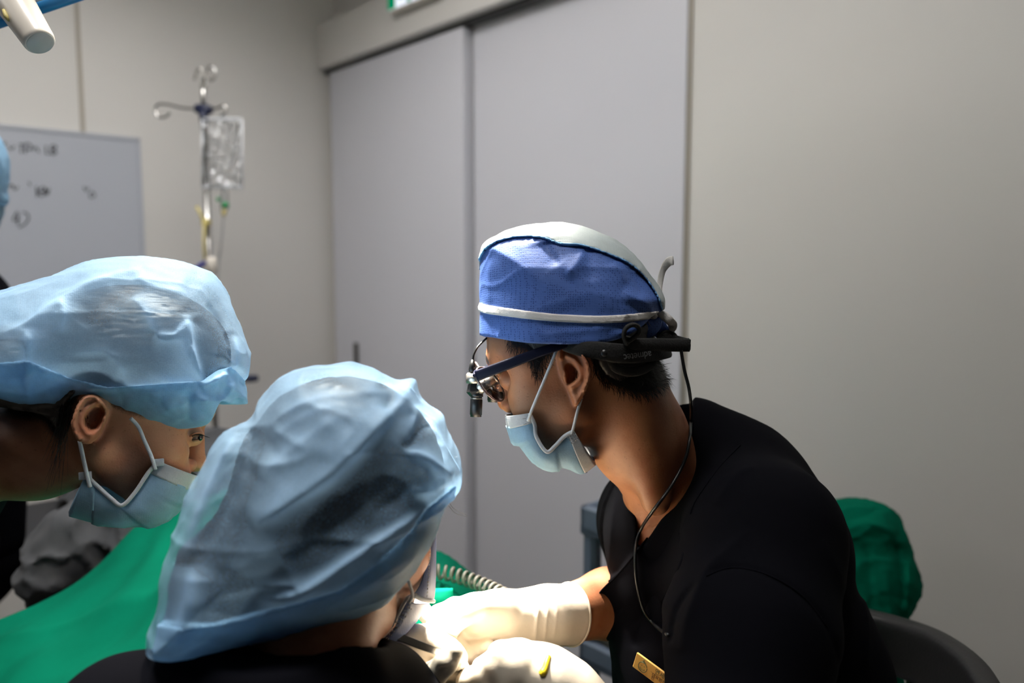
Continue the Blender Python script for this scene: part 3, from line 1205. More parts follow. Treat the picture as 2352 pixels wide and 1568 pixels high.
lo = np.min([FD.world([-.15, -.12, -.18]), P(1240, 1660, .7), P(1240, 1500, 1.15)], 0) - .03
hi = np.max([FD.world([.13, .12, .1]), P(1800, 1200, 1.1)], 0) + .06
def two_res(fn, F, bl_, bh_, zcut, lo_, hi_, h1, h2):
    """one skin from the same field: fine where it shows, coarser under the clothes"""
    a, qa = sdf_mesh(lambda q: np.maximum(fn(q @ F.A + F.o), zcut(q)), bl_, bh_, h1)
    b, qb = sdf_mesh(lambda p: np.maximum(fn(p), -.004 - zcut((p - F.o) @ F.A.T)), lo_, hi_, h2)
    return np_merge((a @ F.A + F.o, qa), (b, qb))


cutd = FD.pt(1510, 1225, 0)
dv, dq = two_res(den_skin, FD, [-.13, -.12, -.22], [.18, .14, .11], lambda q: -((q - cutd) @ np.array([-.45, 0, .893])), lo, hi, .0019, .0046)
ql = (dv - FD.o) @ FD.A.T
hp = catmull(FD.uv([(1168, 770), (1180, 796), (1212, 806), (1222, 835), (1236, 862), (1246, 838), (1262, 812), (1300, 790), (1352, 800), (1362, 838), (1384, 868), (1420, 890), (1470, 905), (1515, 895), (1552, 862), (1560, 800), (1520, 752), (1440, 700), (1300, 640), (1170, 700)], -.06), 4, True)
hd_ = poly_sdf(ql[:, [0, 2]], hp)
earm = smoothstep(.004, .001, np.abs(den_ear(ql)))
hair_a = smoothstep(.010, -.010, hd_) * (1 - earm)
stub = .16 * smoothstep(.05, .02, np.linalg.norm(ql[:, [0, 2]] - FD.uv([(1225, 1010)], -.03)[0], axis=1))
br = smoothstep(.0035, .001, seg_dist(ql[:, [0, 2]], catmull(FD.uv([(1104, 812), (1112, 818), (1124, 832)], 0), 4))[0])
body = mesh_obj('body', (dv, dq), M_SKIN_M, den, FD.M, attr={'hair': np.maximum(np.maximum(hair_a, stub), br * .95), 'red': .10 * earm})

cap_out = [(1107, 790), (1106, 700), (1107, 610), (1114, 570), (1150, 546), (1205, 528), (1270, 520), (1335, 527), (1400, 553), (1452, 592), (1490, 640), (1512, 672), (1522, 698), (1516, 740), (1505, 800), (1500, 980), (1120, 980)]
cap0 = Puff(FD, cap_out, .087, .082)
CAP0 = cap0
# hair: short volume below the cap plus clipped strands
hpi = poly_sdf


def den_hair(q):
    f = s_ell(q, FD.pt(1332, 742, .0), (.103, .080, .102))
    f = smin(f, s_con(q, FD.pt(1440, 790, 0), FD.pt(1478, 838, 0), .046, .030), .02)
    d = HPM(q[:, 0], q[:, 2]) + .006
    d = d + .0015 * vnoise(q, 700., 5)
    return np.maximum(np.maximum(np.maximum(f, d), -(den_ear(q) - .002)), np.minimum(cap0.raw(q, cut=False) + .003, FD.uv([(1300, 745)], -.06)[0][1] - q[:, 2]))


HPM = Map2D(lambda p: poly_sdf(p, hp), hp.min(0) - .02, hp.max(0) + .02, .001)
hv, hq = sdf_mesh(den_hair, [-.13, -.1, -.06], [.14, .1, .10], .003)
sel = np.where((hair_a > .25) & (hd_ > -.03) & (rng.random(len(dv)) < .8))[0]
nb_ = dv[sel]
e_ = 1e-3
nrm = np.stack([den_skin(nb_ + np.eye(3)[k] * e_) - den_skin(nb_ - np.eye(3)[k] * e_) for k in range(3)], -1)
nrm /= np.linalg.norm(nrm, axis=1)[:, None] + 1e-9
back = ql[sel, 0] > FD.uv([(1300, 800)], -.06)[0][0]
dirv = np.where(back[:, None], np.array([.25, .05, -.9]), np.array([.25, 0, -.9])) + nrm * .35
hs = strands(nb_, nrm, dirv, np.where(back, .011, .009)[:, None], .0003)
hairvf = np_merge((hv @ FD.A + FD.o, hq), hs)
mesh_obj('hair', hairvf, M_HAIR, den, FD.M)

# --- surgical cap
cap = Puff(FD, cap_out, .087, .082, like=CAP0, ridges=[
    ([(1252, 552), (1262, 580), (1285, 612)], -.0045, .008, .012), ([(1340, 575), (1325, 605), (1298, 640)], .0045, .012, .005),
    ([(1345, 572), (1352, 600), (1360, 650)], -.003, .010, .010), ([(1410, 600), (1420, 620), (1440, 650)], .003, .006, .006),
    ([(1440, 610), (1460, 640), (1480, 680)], -.003, .006, .006), ([(1500, 700), (1470, 690), (1430, 670)], .004, .008, .006), ([(1500, 716), (1460, 700), (1400, 700)], -.003, .008, .006),
    ([(1495, 735), (1450, 760), (1400, 770)], .004, .008, .008), ([(1120, 590), (1118, 650), (1122, 700)], .002, .006, .010),
    ([(1290, 800), (1240, 760), (1230, 740)], .0015, .006, .006)],
    bottom_px=[(1080, 762), (1107, 768), (1180, 783), (1250, 790), (1330, 791), (1400, 784), (1445, 768), (1480, 745), (1500, 725), (1540, 700)], wr=-.07, wob=.0007)
seam = [(1090, 590), (1112, 569), (1150, 552), (1200, 545), (1248, 551), (1290, 567), (1338, 570), (1400, 588), (1455, 612), (1498, 655), (1530, 720)]
sm_side = strip2d(FD, list(catmull(seam, 5)) + [(1560, 1100), (1060, 1100)], -.05, cap.lo, cap.hi)
bl, bh = cap.box()
cv, cq = sdf_mesh(lambda q: np.maximum(cap.raw(q), sm_side(q[:, 0], q[:, 2])), bl, bh, .0023)
capo = mesh_obj('surgical_cap', (cv, cq), M_CAPBLUE, den, FD.M, local=True, label='blue tied cap with a white tape band')
cv, cq = sdf_mesh(lambda q: np.maximum(cap.raw(q, off=.0012 + .0012 * np.abs(vnoise(q, 90., 8))), -sm_side(q[:, 0], q[:, 2])), bl, bh, .0023)
mesh_obj('crown_panel', (cv, cq), M_CAPTOP, capo, FD.M, local=True, label='pale blue-white crown of the cap')
sm_pipe = strip2d(FD, band_px(seam, 2.2), -.05, cap.lo, cap.hi)
cv, cq = sdf_mesh(lambda q: np.maximum(cap.raw(q, off=.0026), sm_pipe(q[:, 0], q[:, 2])), bl, bh, .0018)
mesh_obj('crown_seam', (cv, cq), basic('seam_blue', sr(120, 176, 226), .7), capo, FD.M, local=True)
bandc = [(1085, 692), (1106, 704), (1160, 716), (1230, 727), (1300, 733), (1380, 735), (1440, 731), (1492, 722), (1530, 716)]
sm_band = strip2d(FD, band_px(bandc, [9, 10, 9, 8.5, 8.5, 8.5, 8]), -.075, cap.lo, cap.hi)
cv, cq = sdf_mesh(lambda q: np.maximum(cap.raw(q, off=.0018), sm_band(q[:, 0], q[:, 2])), bl, bh, .0018)
mesh_obj('tape_band', (cv, cq), M_TIE, capo, FD.M, local=True)


def fd(px, py, w):
    return FD.world(FD.pt(px, py, w))


def ribbon(pts, w, parent, mat, name, flat=.18, ref=None, n=10, sm=6):
    return mesh_obj(name, tube(pts, w, n, sm=sm, flat=(1.0, flat) if ref is not None else (1.0, flat), ref=ref), mat, parent)


VW = FD.A[1]
ribbon([fd(1494, 724, -.03), fd(1488, 708, -.038), fd(1478, 694, -.04), fd(1483, 682, -.036), fd(1492, 676, -.03)], [.0035, .0055, .0068, .0065, .006], capo, M_TIE, 'tape_end', .22, VW)
ribbon([fd(1497, 722, -.02), fd(1512, 690, -.01), fd(1515, 655, 0), fd(1522, 622, .0), fd(1535, 602, -.005), fd(1546, 598, -.01)], [.003, .0032, .0032, .0035, .005, .0052], capo, M_TIE, 'tape_end', .25, VW)
ribbon([fd(1496, 722, -.026), fd(1518, 722, -.03), fd(1538, 736, -.03), fd(1545, 748, -.022), fd(1534, 762, -.02), fd(1516, 776, -.018)], [.0035, .0048, .005, .005, .005, .0048], capo, M_TIE, 'tape_bow', .28, VW)
mesh_obj('tape_knot', tube([fd(1490, 716, -.03), fd(1496, 723, -.034), fd(1503, 728, -.028)], [.004, .0065, .004], 10, sm=4), M_TIE, capo)
ribbon([fd(1466, 762, -.045), fd(1488, 752, -.04), fd(1502, 738, -.034), fd(1508, 728, -.03)], [.010, .011, .010, .006], capo, M_CAPBLUE, 'cap_tail', .3, VW)
ribbon([fd(1500, 733, -.026), fd(1512, 744, -.024), fd(1524, 748, -.02), fd(1531, 745, -.02)], [.006, .009, .010, .008], capo, M_CAPBLUE, 'cap_tail', .35, VW)
ribbon([fd(1508, 750, -.016), fd(1518, 760, -.016), fd(1528, 766, -.014)], [.007, .009, .008], capo, basic('tail_blue', sr(56, 112, 214), .7), 'cap_tail', .3, VW)

# --- face mask pulled below the nose
m_edge = [(1216, 948), (1228, 975), (1232, 1003), (1255, 1037), (1275, 1024), (1296, 1002), (1319, 989)]
m_front = [(1160, 953), (1168, 982), (1181, 1008), (1212, 1044), (1250, 1070), (1300, 1074), (1334, 1084), (1366, 1060)]
msk = mesh_obj('face_mask', mask_mesh(FD, m_edge, m_front, -.058, .0, .13, .9), M_MASK, den, FD.M, local=True, label='pale blue pleated face mask')
mesh_obj('nose_band', mask_mesh(FD, m_edge, m_front, -.058, .0, 0, .14, nt=10, push=.0006, crump=.0005), M_MASKW, msk, FD.M, local=True)
mesh_obj('chin_band', mask_mesh(FD, m_edge, m_front, -.058, .0, .89, 1.0, nt=10, push=.0006, crump=.0005), M_MASKW, msk, FD.M, local=True)
ec = np.array([FD.pt(x, y, -.0595) for x, y in m_edge])
mesh_obj('edge_binding', tube(FD.world(ec), .0022, 8, sm=6), M_MASKW, msk)
mesh_obj('ear_loop', tube([fd(1213, 966, -.061), fd(1222, 940, -.068), fd(1245, 885, -.074), fd(1268, 830, -.078), fd(1279, 803, -.078), fd(1290, 792, -.072)], .0016, 8, sm=5), M_LOOP, msk)
mesh_obj('ear_loop', tube([fd(1313, 996, -.062), fd(1318, 978, -.066), fd(1326, 945, -.07), fd(1334, 920, -.07), fd(1338, 905, -.066)], .0016, 8, sm=5), M_LOOP, msk)
for y_, x0, x1 in ((0, 1174, 1208), (1, 1176, 1210)):
    for k in range(9):
        a_, b_ = (x0 + (x1 - x0) * (k + .2) / 9), (x0 + (x1 - x0) * (k + .6) / 9)
        yy = 966 + y_ * 13 - (a_ - 1174) * .16
        wq = -.042 - .016 * (k / 9)
        mesh_obj('weld_mark', tube([fd(a_, yy, wq - .004), fd(b_, yy - .6, wq - .0042)], .00045, 5), M_GREYTXT, msk)
for r_ in range(4):
    for k in range(10):
        t_ = (k + .2) / 10
        x_ = 1311 + 40 * t_ + r_ * 4.6 - 8
        y_ = 996 + 62 * t_ - r_ * 3.4 + 6
        wq = -.060 + .040 * t_ ** 1.6
        mesh_obj('weld_mark', tube([fd(x_, y_, wq - .0045), fd(x_ + 2.2, y_ + 3.4, wq - .004)], .00045, 5), M_GREYTXT, msk)

# --- scrub top
NAVF = np.eye(3)


def P3(l):
    return [P(*x) for x in l]


vneck = [(1300, 840), (1360, 1040), (1446, 1118), (1462, 1190), (1469, 1256), (1520, 1190), (1572, 1110), (1583, 1040), (1585, 980), (1588, 915), (1600, 860)]


def px_map(poly, lo_, hi_, res=2.0):
    return Map2D(lambda p: poly_sdf(p, np.asarray(poly, dtype=float)), lo_, hi_, res)


VN = px_map(catmull(vneck, 5, True), (1200, 780), (1700, 1400))
WRAP = px_map([(1585, 1060), (1530, 1170), (1469, 1256), (1420, 1316), (1378, 1352), (1354, 1392), (1372, 1432), (1395, 1470), (1430, 1570), (1480, 1700), (2200, 1700), (2200, 900), (1590, 900)], (1250, 850), (2250, 1750))
scr_r = ridge_map([
    (catmull([(1700, 1016), (1660, 1060), (1600, 1150), (1588, 1180)], 5), -.0016, 6, 6), (catmull([(1620, 1330), (1640, 1310), (1720, 1305), (1830, 1360), (1900, 1440), (1935, 1560)], 5), -.003, 9, 7),
    (catmull([(1560, 1500), (1575, 1420), (1620, 1310), (1660, 1270), (1720, 1215)], 5), .006, 26, 20), (catmull([(1640, 1160), (1690, 1090), (1740, 1070)], 5), .004, 18, 14),
    (catmull([(1540, 1480), (1556, 1400), (1600, 1335)], 5), -.006, 14, 10), (catmull([(1890, 1240), (1935, 1330), (1955, 1420), (1950, 1540)], 5), .003, 30, 18), 
    (catmull([(1470, 1300), (1440, 1380), (1420, 1420)], 5), .004, 14, 12), (catmull([(1500, 1330), (1470, 1430), (1455, 1490)], 5), -.004, 14, 14), (catmull([(1560, 1240), (1530, 1330), (1510, 1420)], 5), .004, 16, 14),
    (catmull([(1420, 1110), (1405, 1200), (1400, 1300)], 5), .004, 10, 10), (catmull([(1980, 1330), (1995, 1450), (1990, 1560)], 5), .005, 14, 12)], (1250, 850), (2250, 1750), 3.0)


def project(p):
    q = p - CAM
    d = np.maximum(q @ FW, .05)
    return 1176 + FPX * (q @ RT) / d, 784 - FPX * (q @ UPV) / d, d


def den_scrub(p):
    f = s_con(p, P(1590, 1012, .975), P(1690, 1085, .965), .050, .056)                      # upper back / trapezius
    f = smin(f, s_con(p, P(1690, 1095, .965), P(1748, 1228, .865), .052, .074), .05)          # near shoulder
    f = smin(f, s_con(p, P(1728, 1152, .955), P(1795, 1262, .955), .068, .076), .03)
    f = smin(f, s_con(p, P(1492, 1172, 1.06), P(1560, 1110, .99), .062, .055), .03)           # far shoulder
    f = smin(f, s_con(p, P(1690, 1220, .99), P(1800, 1560, .97), .105, .106), .03)            # back
    f = smin(f, s_con(p, P(1535, 1230, .985), P(1612, 1560, .95), .083, .10), .04)            # chest
    f = smin(f, s_con(p, P(1612, 1560, .95), P(1700, 1900, .97), .10, .14), .04)              # belly
    f = smin(f, s_con(p, P(1815, 1560, .97), P(1800, 1950, .99), .11, .12), .04)
    f = smin(f, s_chain(p, [P(1755, 1245, .850), P(1722, 1450, .79), P(1705, 1620, .752)], [.070, .077, .07], .02), .045)   # near sleeve
    f = smin(f, s_con(p, P(1500, 1215, 1.07), P(1532, 1370, 1.06), .066, .062), .04)          # far sleeve
    x, y, d = project(p)
    f = f - .0035 * np.clip(-WRAP(x, y) / 8., -1, 1) * (d < 1.02) - scr_r(x, y) * (d < 1.05)
    f = f * .85
    cut = np.maximum(VN(x, y) / 1900., d - .985)
    return smax(f, -cut, .004)


bl = np.min(P3([(1330, 1980, .75), (1330, 1300, 1.2), (1330, 1980, 1.15)]), 0) - .05
bh = np.max(P3([(2090, 950, 1.15), (2090, 1980, 1.2)]), 0) + .05
bl[2] = .56
sv, sq = sdf_mesh(den_scrub, bl, bh, .0034)
top_o = mesh_obj('scrub_top', (sv, sq), M_NAVY, den, label='dark navy wrap-front scrub top')


def on_surface(fn, px, py, d0=.5, d1=1.4):
    """march along a photo ray to the first surface of a distance function"""
    d = d0
    for _ in range(90):
        v = float(fn(P(px, py, d)[None])[0])
        if v < 2e-4:
            break
        d += max(v * .8, 2e-4)
        if d > d1:
            return None
    return P(px, py, d - .0006)


def stitch(pxs, name, r=.0007, mat=None, parent=None, fn=None, n=8):
    pts = [on_surface(fn or den_scrub, x, y) for x, y in catmull(pxs, n)]
    pts = [q for q in pts if q is not None]
    if len(pts) > 2:
        mesh_obj(name, tube(pts, r, 6), mat or M_NAVY, parent or top_o)


stitch([(1590, 935), (1588, 1000), (1580, 1075), (1540, 1150), (1475, 1252), (1425, 1312), (1383, 1350), (1358, 1388)], 'neckline_binding', .0016)
stitch([(1700, 1022), (1650, 1075), (1600, 1145), (1585, 1180)], 'shoulder_seam', .0008)
stitch([(1622, 1322), (1680, 1303), (1760, 1318), (1840, 1365), (1900, 1440)], 'sleeve_seam', .0008)
stitch([(1560, 1225), (1500, 1310), (1440, 1380)], 'wrap_seam', .0006)


def den_trouser(p):
    hip = np.array([.36, .93, .58])
    f = s_ell(p, hip, (.17, .17, .14))
    for s_, kn, ft in ((1, np.array([-.08, 1.18, .54]), np.array([-.06, 1.2, .1])), (-1, np.array([.02, .74, .50]), np.array([.10, .74, .1]))):
        f = smin(f, s_chain(p, [hip + [0, s_ * .09, 0], kn, ft], [.095, .07, .05], .03), .05)
    return f


tv, tq = sdf_mesh(den_trouser, [-.25, .5, .08], [.62, 1.35, .78], .012)
mesh_obj('trousers', (tv, tq), M_NAVY, den)
for kx, ky in ((-.10, 1.2), (.06, .74)):
    sh = merge(tube([(kx + .05, ky, .05), (kx - .02, ky, .05), (kx - .13, ky, .035), (kx - .17, ky, .03)], [.042, .045, .04, .025], 12, sm=4), box((kx - .05, ky, .012), (.25, .085, .022), bev=.008))
    mesh_obj('shoe', sh, M_BLACKPL, den)
# ------------------------------------------------------------------ loupes with headlight, strap and cable
lp = empty('loupe_glasses', fd(1150, 870, 0), 'navy and black surgical loupes with telescopes, strap and headlight cable', 'loupes')
M_TEMPLE = basic('temple_navy', sr(14, 16, 36), .55, spec=.12)
# temples: flat bar from hinge to ear
def bar(p0, p1, h0, h1, th, name, mat, parent):
    d = np.asarray(p1) - p0
    n = 10
    pts = [p0 + d * t for t in np.linspace(0, 1, n)]
    return mesh_obj(name, tube(pts, np.linspace(h0, h1, n), 4, ref=VW, flat=(1.0, th)), mat, parent, smooth=False)
hinge_n, hinge_f = FD.pt(1097, 862, -.055), FD.pt(1112, 846, .085)
tp_ = mesh_obj('temple_arm', tube([fd(1094, 863, -.056), fd(1130, 850, -.066), fd(1175, 833, -.074), (fd(1230, 812, -.081)), fd(1275, 797, -.084), fd(1305, 788, -.082)],
                                  [.0060, .0058, .0055, .0050, .0046, .0040], 8, sm=4, ref=VW, flat=(1.0, .22)), M_TEMPLE, lp)
mesh_obj('temple_arm', tube([fd(1120, 850, .095), fd(1175, 833, .086), fd(1230, 812, .083), fd(1305, 788, .082)], [.0066, .0062, .0056, .0042], 8, sm=4, ref=VW, flat=(1.0, .28)), M_TEMPLE, lp)
mesh_obj('front_bar', tube([fd(1094, 862, -.056), fd(1098, 850, -.01), fd(1112, 846, .03), fd(1120, 850, .095)], .0042, 8, sm=6, ref=(0, 0, 1.0), flat=(1., .6)), M_TEMPLE, lp)


def lens(c, ru, rv, w, tilt):
    """lens seen nearly edge-on: ellipse in a plane turned about the vertical"""
    c3 = FD.pt(c[0], c[1], w)
    a = np.array([math.sin(tilt), math.cos(tilt), 0.0])       # mostly along depth
    b = np.array([.50, .0, -.86])
    ring = [FD.world(c3 + a * ru * math.cos(t) + b * rv * math.sin(t)) for t in np.linspace(0, 2 * math.pi, 33)[:-1]]
    nrm = np.cross(FD.A.T @ a, FD.A.T @ b)
    mesh_obj('lens_rim', tube(ring, .0011, 8, closed=True), M_RIM, lp)
    ct = FD.world(c3)
    V = [ct + nrm * .0018] + [ct + (np.array(r) - ct) * .96 for r in ring] + [ct - nrm * .0006]
    n = len(ring)
    Fc = [(0, 1 + k, 1 + (k + 1) % n) for k in range(n)] + [(n + 1, 1 + (k + 1) % n, 1 + k) for k in range(n)]
    mesh_obj('lens', (np.array(V), Fc), M_LENS, lp)


lens((1126, 882), .020, .0215, -.022, math.radians(28))
lens((1112, 868), .020, .0215, .05, math.radians(-10))


def barrel(px, py, w, s=1.0):
    t0, t1 = FD.pt(px, py, w), FD.pt(px - 2, py + 62 * s, w)
    ax = (t1 - t0) / np.linalg.norm(t1 - t0)
    L = np.linalg.norm(t1 - t0)
    prof = [(0, .0058), (.10, .0060), (.12, .0072), (.25, .0074), (.26, .0062), (.34, .0062), (.36, .0068), (.92, .0068), (.93, .0062), (1.0, .0062), (1.0, .0052), (.97, .0048)]
    mesh_obj('telescope_barrel', tube([FD.world(t0 + ax * L * a) for a, _ in prof], [r for _, r in prof], 20), M_BLACKPL, lp)
    mesh_obj('barrel_ring', tube([FD.world(t0 + ax * L * .30), FD.world(t0 + ax * L * .34)], .0066, 20), M_SILVER, lp)
    mesh_obj('objective_lens', tube([FD.world(t0 + ax * L * .975), FD.world(t0 + ax * L * .98)], .0049, 16), M_LENS, lp)


barrel(1095, 895, -.02)
barrel(1134, 875, .045, .78)
# near side: bracket, prism and tilted tube to the lens
mesh_obj('bracket', merge(tube([fd(1090, 858, -.02), fd(1090, 880, -.02)], [.0088, .0092], 18), box(fd(1083, 868, -.02), (.012, .008, .012), FD.A, .002)), M_SILVER, lp)
mesh_obj('prism_housing', tube([fd(1092, 874, -.02), fd(1091, 884, -.02), fd(1091, 898, -.02), fd(1094, 906, -.02)], [.005, .0078, .0098, .007], 6, ref=VW), M_BLACKPL, lp, smooth=False)
mesh_obj('eyepiece_tube', tube([fd(1098, 896, -.021), fd(1108, 886, -.022), fd(1122, 876, -.022), fd(1133, 868, -.022)], [.0066, .0072, .0066, .0058], 18), M_SILVER, lp)
mesh_obj('eyepiece_tube', tube([fd(1136, 872, .045), fd(1142, 866, .045), fd(1150, 860, .045)], [.0066, .0072, .006], 18), M_SILVER, lp)
# headlight lead from the bracket over the forehead
mesh_obj('light_plug', tube([fd(1086, 858, -.02), fd(1085, 848, -.02), fd(1085, 838, -.02), fd(1086, 826, -.02)], [.0038, .0044, .0036, .0018], 10), M_BLACKPL, lp)
mesh_obj('light_lead', tube([fd(1086, 830, -.02), fd(1088, 815, -.02), fd(1096, 798, -.018), fd(1105, 788, -.012), fd(1118, 776, 0)], .0012, 8, sm=6), M_BLACKPL, lp)
# strap behind the ear and adjuster
strap = mesh_obj('head_strap', tube([fd(1296, 792, -.080), fd(1330, 800, -.086), fd(1370, 804, -.0865), fd(1410, 810, -.083), fd(1455, 812, -.072), fd(1500, 808, -.05), fd(1530, 802, -.02), fd(1536, 800, .03)],
                            [.006, .0075, .009, .010, .010, .010, .010, .010], 10, sm=5, ref=VW, flat=(1.0, .22)), M_BLACKFAB, lp)
mesh_obj('strap_rivet', disc_plate(fd(1388, 811, -.089), VW, .0035, .002, 16), M_BLACKPL, strap)
mesh_obj('rear_pad', tube([fd(1402, 818, -.078), fd(1412, 842, -.076), fd(1440, 853, -.070), (fd(1472, 850, -.06)), fd(1496, 834, -.048), fd(1502, 812, -.045)], .005, 10, sm=6, ref=VW, flat=(1., .4)), M_BLACKFAB, lp)
mesh_obj('strap_end', tube([fd(1432, 782, -.078), fd(1460, 790, -.074), fd(1500, 791, -.055), fd(1545, 792, -.035), fd(1583, 792, -.022)], [.006, .0065, .0068, .0072, .0074], 8, sm=4, ref=VW, flat=(1., .35)), M_BLACKFAB, lp)
mesh_obj('strap_end', tube([fd(1512, 784, -.03), fd(1530, 776, -.024), fd(1552, 780, -.018), fd(1584, 787, -.014)], [.004, .006, .005, .004], 8, sm=4, ref=VW, flat=(1., .8)), M_BLACKFAB, lp)
mesh_obj('strap_end', tube([fd(1514, 778, -.024), fd(1530, 767, -.02), fd(1546, 774, -.02), fd(1550, 784, -.022)], [.004, .0055, .005, .004], 8, sm=4), M_BLACKFAB, lp)
lpts = [fd(1440, 790, -.082), fd(1433, 772, -.085), fd(1437, 755, -.087), fd(1451, 746, -.086), fd(1465, 750, -.083), fd(1467, 764, -.081), fd(1452, 778, -.081), fd(1438, 786, -.081)]
mesh_obj('strap_loop', tube(lpts, [.0045] * 8, 8, sm=5, ref=VW, flat=(.55, 1.2)), M_BLACKFAB, lp)
def text_mesh(name, curve, mat, parent, M):
    tmp = bpy.data.objects.new(name, curve)
    COL.objects.link(tmp)
    dg = bpy.context.evaluated_depsgraph_get()
    me = bpy.data.meshes.new_from_object(tmp.evaluated_get(dg))
    bpy.data.objects.remove(tmp, do_unlink=True)
    me.materials.clear()
    me.materials.append(mat)
    return link(bpy.data.objects.new(name, me), parent, M)


# maker's lettering on the strap, worn upside down
tc = bpy.data.curves.new('strap_lettering', 'FONT')
tc.body = 'admetec'
tc.size = .0105
tc.align_x = 'CENTER'
tc.extrude = .0001
tcen = FD.pt(1462, 810, -.0745)
xa = FD.pt(1440, 812, -.0785) - FD.pt(1486, 806, -.064)
xa /= np.linalg.norm(xa)
za = np.array([.30, -.95, 0.0])
za -= xa * (za @ xa)
za /= np.linalg.norm(za)
ya = np.cross(za, xa)
tcen = tcen + za * .0012
Ml = Matrix(np.column_stack([FD.A.T @ xa, FD.A.T @ ya, FD.A.T @ za]).tolist()).to_4x4()
text_mesh('strap_lettering', tc, M_GREYTXT, strap, Matrix.Translation(Vector(FD.world(tcen))) @ Ml)
# cable down the back of the collar to the chest
def cab(px, py, off=.003):
    q = on_surface(lambda p: np.minimum(den_scrub(p), den_skin(p)), px, py)
    return q - (q - CAM) / np.linalg.norm(q - CAM) * off
mesh_obj('cable', tube([fd(1564, 802, -.028), fd(1572, 850, -.03), fd(1582, 890, -.03), fd(1587, 930, -.028), cab(1587, 965, .014), cab(1585, 1000, .016), cab(1578, 1040, .016), cab(1566, 1072, .016), cab(1545, 1110, .022), cab(1520, 1146, .022), cab(1496, 1178, .018), cab(1476, 1208, .014),
                        cab(1463, 1240, .008), cab(1459, 1280, .011), cab(1463, 1340, .012), cab(1478, 1400, .011), cab(1505, 1436, .008), cab(1534, 1458, .004)], .0018, 10, sm=6), M_BLACKPL, lp)

# ------------------------------------------------------------------ name badge on the scrub top
bq = [pix(on_surface(den_scrub, x, y))[2] for x, y in ((1466, 1500), (1500, 1530), (1490, 1510), (1473, 1536), (1510, 1560))]
bd0 = min(bq[0] - .004, bq[1] + .010, bq[2] + .006, bq[3] - .004, bq[4] + .012)
b0 = P(1464, 1497, bd0)
b1 = P(1534, 1548, bd0 - .026)
b2 = P(1471, 1537, bd0 - .002)
bx = (b1 - b0) / np.linalg.norm(b1 - b0)
by = (b0 - b2)
by -= bx * (by @ bx)
by /= np.linalg.norm(by)
bz = np.cross(bx, by)
bz = bz if bz @ (CAM - b0) > 0 else -bz
BH = np.linalg.norm(b0 - b2)
BW = .060
bc = b0 + bx * BW / 2 - by * BH / 2
badge = empty('name_badge', bc, 'gold name badge with a smiling face emblem pinned to the navy scrub top', 'badge')
bd = mesh_obj('badge_plate', box(bc, (BW, BH, .0025), np.stack([bx, by, bz]), .0006), M_GOLD, badge, smooth=False)


def bp(x, y):
    return b0 + bx * x - by * (BH * y) + bz * .0021


rE = BH * .30
cE = bp(.012, .56)
mesh_obj('emblem_ring', tube([cE + bx * rE * math.cos(t) + by * rE * math.sin(t) for t in np.linspace(.5, 6.6, 24)], .00035, 6), M_PRINTG, badge)
mesh_obj('emblem_smile', tube([cE + bx * rE * .6 * math.cos(t) + by * rE * .6 * math.sin(t) for t in np.linspace(3.5, 5.9, 12)], .00028, 6), M_PRINTG, badge)
mesh_obj('emblem_eyes', merge(disc_plate(cE + bx * rE * .28 + by * rE * .28, bz, .0005, .0002, 8), disc_plate(cE - bx * rE * .28 + by * rE * .28, bz, .0005, .0002, 8)), M_PRINTK, badge)
mesh_obj('emblem_leaf', tube([cE + by * rE * 1.0, cE + by * rE * 1.3 - bx * rE * .3, cE + by * rE * 1.5 - bx * rE * .1, cE + by * rE * 1.15 + bx * rE * .1, cE + by * rE * 1.2 + bx * rE * .4], .0003, 6, sm=4), M_PRINTG, badge)


def btext(s, x, y, size, mat):
    c = bpy.data.curves.new('badge_text', 'FONT')
    c.body = s
    c.size = size
    c.extrude = .00005
    zz = np.cross(bx, by)
    zz = zz if zz @ bz > 0 else -zz
    text_mesh('badge_text', c, mat, badge, Matrix.Translation(Vector(bp(x, y) - bz * .0004)) @ Matrix(np.column_stack([bx, by, bz]).tolist()).to_4x4())


btext('연세미', .0265, .38, .0068, M_PRINTG)
btext('대표원장', .0245, .66, .0048, M_PRINTK)
btext('한', .0245, .86, .0048, M_PRINTK)
mesh_obj('badge_line', tube([bp(.0225, .46), bp(.050, .46)], .00015, 4), M_PRINTK, badge)
# ------------------------------------------------------------------ bending assistant on the left
FL = Frame(300, 950, .89)
lfa = empty('person', (-.78, .80, 0), 'assistant bending in from the left in a pale blue bouffant cap and blue mask', 'person')


def fl(px, py, w):
    return FL.world(FL.pt(px, py, w))


lf_ear = ear_fn(FL,
    [(250, 940), (236, 915), (212, 905), (190, 912), (173, 938), (165, 966), (168, 993), (181, 1013), (202, 1020), (216, 1013), (227, 1001), (236, 985), (243, 965)],
    [(243, 935), (228, 916), (209, 911), (193, 919), (179, 942), (172, 967), (175, 992), (184, 1008)],
    [(226, 925), (207, 932), (192, 952), (190, 975), (200, 994), (212, 998)],
    [(236, 940), (222, 938), (206, 948), (199, 966), (206, 982), (218, 985), (228, 975), (236, 958)],
    (240, 962), -.066, 1, .013)


